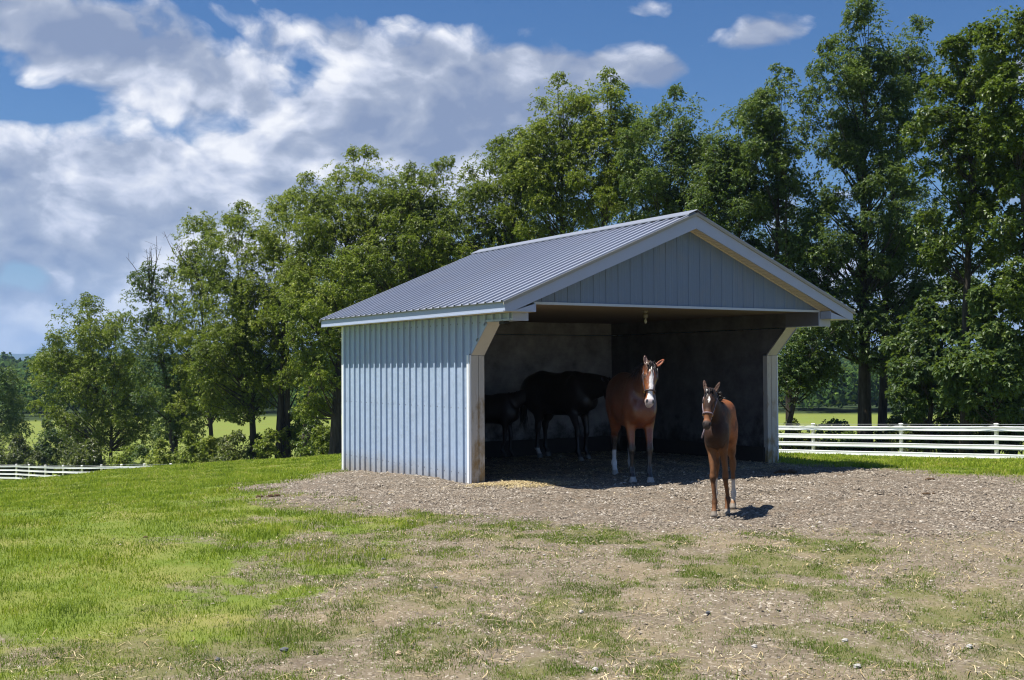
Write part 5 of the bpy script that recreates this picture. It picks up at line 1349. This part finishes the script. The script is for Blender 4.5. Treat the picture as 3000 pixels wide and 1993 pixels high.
# ------------------------------------------------------------------ sky, sun, air
def build_world():
    w = bpy.data.worlds.new("World"); scene.world = w; w.use_nodes = True
    w.cycles.sampling_method = 'MANUAL'; w.cycles.sample_map_resolution = 512
    T = w.node_tree; T.nodes.clear()
    class WT_(NT):
        def __init__(s): s.t = T
    t = WT_()
    out = t.new('ShaderNodeOutputWorld'); bg = t.new('ShaderNodeBackground'); T.links.new(bg.outputs[0], out.inputs[0])
    sky = t.new('ShaderNodeTexSky', sky_type='NISHITA'); sky.sun_disc = False
    sky.sun_elevation = math.asin(SUN[2]); sky.sun_rotation = math.atan2(SUN[0], SUN[1])
    sky.altitude = 100; sky.air_density = 1.0; sky.dust_density = .6; sky.ozone_density = 2.0
    d = t.coord('Generated')
    def vmath(op, a, b=None):
        n = t.new('ShaderNodeVectorMath', operation=op); t.put(n.inputs[0], a)
        if b is not None: t.put(n.inputs[1], b)
        return n.outputs[1] if op == 'DOT_PRODUCT' else n.outputs[0]
    d = vmath('NORMALIZE', d)
    hs = t.new('ShaderNodeHueSaturation'); t.put(hs.inputs['Color'], sky.outputs[0]); hs.inputs['Saturation'].default_value = SKY_SAT; hs.inputs['Value'].default_value = SKY_VAL
    skyc = t.mix(1.0, hs.outputs[0], SKY_TINT, 'MULTIPLY')
    def stretch(v, off):
        m = t.new('ShaderNodeMapping'); t.put(m.inputs[0], v); m.inputs['Scale'].default_value = (1, 1, 1.5); m.inputs['Location'].default_value = off
        return m.outputs[0]
    v0 = stretch(d, (3.1, 1.7, .4))
    warp = t.noise(v0, 5.0, 4, .55, col=True)
    wv = vmath('ADD', v0, vmath('MULTIPLY', vmath('SUBTRACT', warp, (.5, .5, .5)), (.11, .11, .11)))
    up = -.55 * _r3 + np.array([0, 0, 1.0]); up /= np.linalg.norm(up)
    off = tuple(float(q) * .032 for q in (up * np.array([1, 1, 1.5])))
    def billow(v):
        a = t.noise(v, 7.0, 10, .58)
        vo = t.new('ShaderNodeTexVoronoi', feature='F1'); t.put(vo.inputs['Vector'], v); vo.inputs['Scale'].default_value = 19
        vo2 = t.new('ShaderNodeTexVoronoi', feature='F1'); t.put(vo2.inputs['Vector'], v); vo2.inputs['Scale'].default_value = 44
        b = t.math('SUBTRACT', .5, vo.outputs[0]); b2 = t.math('SUBTRACT', .5, vo2.outputs[0])
        return t.math('ADD', a, t.math('ADD', t.math('MULTIPLY', b, .20), t.math('MULTIPLY', b2, .11)))
    n1 = billow(wv); n2 = billow(vmath('ADD', wv, off))
    # cloud masses, placed by direction on the sky
    base = -.24; acc = None
    for px, py, rx, ry, wgt in BLOBS:
        c = ray(px, py); c = c / np.linalg.norm(c)
        e1 = np.cross(c, [0, 0, 1]); e1 /= np.linalg.norm(e1); e2 = np.cross(e1, c)
        k = FPX * float(np.linalg.norm(ray(px, py)))
        a = vmath('DOT_PRODUCT', d, tuple(e1 * k / rx)); b = vmath('DOT_PRODUCT', d, tuple(e2 * k / ry))
        r2 = t.math('ADD', t.math('MULTIPLY', a, a), t.math('MULTIPLY', b, b))
        g = t.math('MULTIPLY', t.math('POWER', 2.71828, t.math('MULTIPLY', r2, -1.0)), wgt)
        acc = g if acc is None else t.math('ADD', acc, g)
    z = t.sep(d)[2]
    # elsewhere (off to the sides and behind) a field of broken cloud
    fwd = vmath('DOT_PRODUCT', d, tuple(_f2))
    elsewhere = t.math('MULTIPLY', t.rng(fwd, .80, .60), .10)
    dens = t.math('ADD', t.math('ADD', acc, base), t.math('ADD', elsewhere, t.math('MULTIPLY', t.math('SUBTRACT', n1, .53), 1.9)))
    cover = t.rng(dens, -.01, .27); cover = t.math('SMOOTH_MIN', cover, 1.0, .2)
    cover = t.math('MAXIMUM', cover, 0.0)
    shade = t.math('ADD', .57, t.math('MULTIPLY', t.math('SUBTRACT', n1, n2), 3.0))
    thick = t.rng(dens, .25, 1.15)
    shade = t.math('SUBTRACT', shade, t.math('MULTIPLY', thick, .28))
    # brighter towards the lit left-hand horizon clouds
    lb = ray(330, 560); lb = lb / np.linalg.norm(lb)
    bright = t.rng(vmath('DOT_PRODUCT', d, tuple(lb)), .90, .997)
    shade = t.math('ADD', shade, t.math('MULTIPLY', t.math('SUBTRACT', bright, .55), .46))
    dk = None
    for px, py, rx, ry, wgt in DARKS:
        c = ray(px, py); c = c / np.linalg.norm(c); e1 = np.cross(c, [0, 0, 1]); e1 /= np.linalg.norm(e1); e2 = np.cross(e1, c); k = FPX * float(np.linalg.norm(ray(px, py)))
        a = vmath('DOT_PRODUCT', d, tuple(e1 * k / rx)); b = vmath('DOT_PRODUCT', d, tuple(e2 * k / ry))
        a = t.math('ADD', a, t.math('MULTIPLY', t.math('SUBTRACT', n1, .5), 1.6))
        g = t.math('MULTIPLY', t.math('POWER', 2.71828, t.math('MULTIPLY', t.math('ADD', t.math('MULTIPLY', a, a), t.math('MULTIPLY', b, b)), -1.0)), wgt)
        dk = g if dk is None else t.math('ADD', dk, g)
    shade = t.math('SUBTRACT', shade, dk, clamp=True)
    cc = t.ramp(shade, [(0, CLOUD[0]), (.40, CLOUD[1]), (.66, CLOUD[2]), (1.0, CLOUD[3])])
    cc = t.mix(1.0, cc, (CLOUD_K, CLOUD_K, CLOUD_K), 'MULTIPLY')
    hz = t.rng(z, .10, -.01)
    cc = t.mix(t.math('MULTIPLY', hz, .4), cc, tuple(q * CLOUD_K for q in (.50, .66, .92)))
    skyc = t.mix(t.math('MULTIPLY', t.rng(z, .10, .0), .8), skyc, (3.3, 4.6, 6.6))
    col = t.mix(cover, skyc, cc)
    col = t.mix(t.rng(z, .0, -.02), col, tuple(q * 10 for q in (.10, .12, .10)))
    t.put(bg.inputs['Color'], col); bg.inputs['Strength'].default_value = .082
SKY_SAT, SKY_VAL, SKY_TINT = 1.28, .60, (.78, .92, 1.12)
CLOUD = [(.24, .30, .45), (.40, .45, .57), (.64, .68, .80), (1.0, 1.0, 1.02)]; CLOUD_K = 7.2
BLOBS = [(-150, 640, 420, 280, .85), (330, 580, 420, 190, .85), (800, 540, 420, 170, .80), (1250, 530, 420, 200, .62), (420, 820, 560, 170, .75), (60, 960, 420, 80, .62),
         (620, 250, 240, 95, .80), (230, 100, 430, 170, .85), (930, 95, 190, 80, .50), (1330, 230, 300, 190, .62), (1500, 420, 330, 200, .52), (1120, 250, 200, 120, .45),
         (1780, 200, 230, 60, .48), (1980, 205, 90, 60, .42), (2235, 112, 120, 62, .72), (1900, 25, 90, 40, .40), (2830, 15, 90, 40, .34), (2300, 900, 500, 220, .45), (2950, 560, 160, 120, .40),
         (75, 800, 130, 60, -.95), (470, 905, 170, 40, -.35), (250, 700, 120, 60, -.22), (880, 215, 120, 90, -.32), (70, 315, 150, 38, -.50), (2200, 330, 500, 130, -.35), (2500, 60, 200, 130, -.2), (700, 60, 90, 90, -.15)]
DARKS = [(260, 90, 260, 98, 1.0), (75, 800, 120, 70, 1.0), (1000, 590, 300, 90, .14), (1750, 230, 500, 300, .12), (560, 700, 300, 60, .16), (1450, 300, 420, 240, .24)]
build_world()
sl = bpy.data.lights.new('sun', 'SUN'); sl.energy = 5.0; sl.angle = math.radians(.5); sl.color = (1.0, .95, .86)
so = bpy.data.objects.new('sun', sl); COL.objects.link(so)
so.rotation_euler = Vector(SUN).to_track_quat('Z', 'Y').to_euler(); so.location = (0, 0, 30)
def haze():
    t = NT('air'); v = t.new('ShaderNodeVolumePrincipled'); v.inputs['Color'].default_value = (.42, .64, 1.0, 1); v.inputs['Density'].default_value = HAZE; v.inputs['Anisotropy'].default_value = .2
    t.t.links.new(v.outputs[0], t.out.inputs['Volume'])
    o = MB().box(-9900, -9900, -60, 9900, 9900, 260).build('haze', t.m); tag(o, 'thin blue summer haze over the valley', 'haze', kind='stuff')
HAZE = 1.5e-4
haze()
vs = scene.view_settings; vs.view_transform = 'Standard'; vs.look = 'None'; vs.exposure = 0.82; vs.gamma = 1.0
scene.cycles.max_bounces = 8; scene.cycles.diffuse_bounces = 3; scene.cycles.glossy_bounces = 3; scene.cycles.transmission_bounces = 6; scene.cycles.transparent_max_bounces = 8
scene.cycles.use_denoising = True; scene.cycles.denoising_input_passes = 'RGB_ALBEDO_NORMAL'; scene.cycles.denoising_prefilter = 'ACCURATE'; scene.cycles.pixel_filter_type = 'BLACKMAN_HARRIS'; scene.cycles.filter_width = 1.15
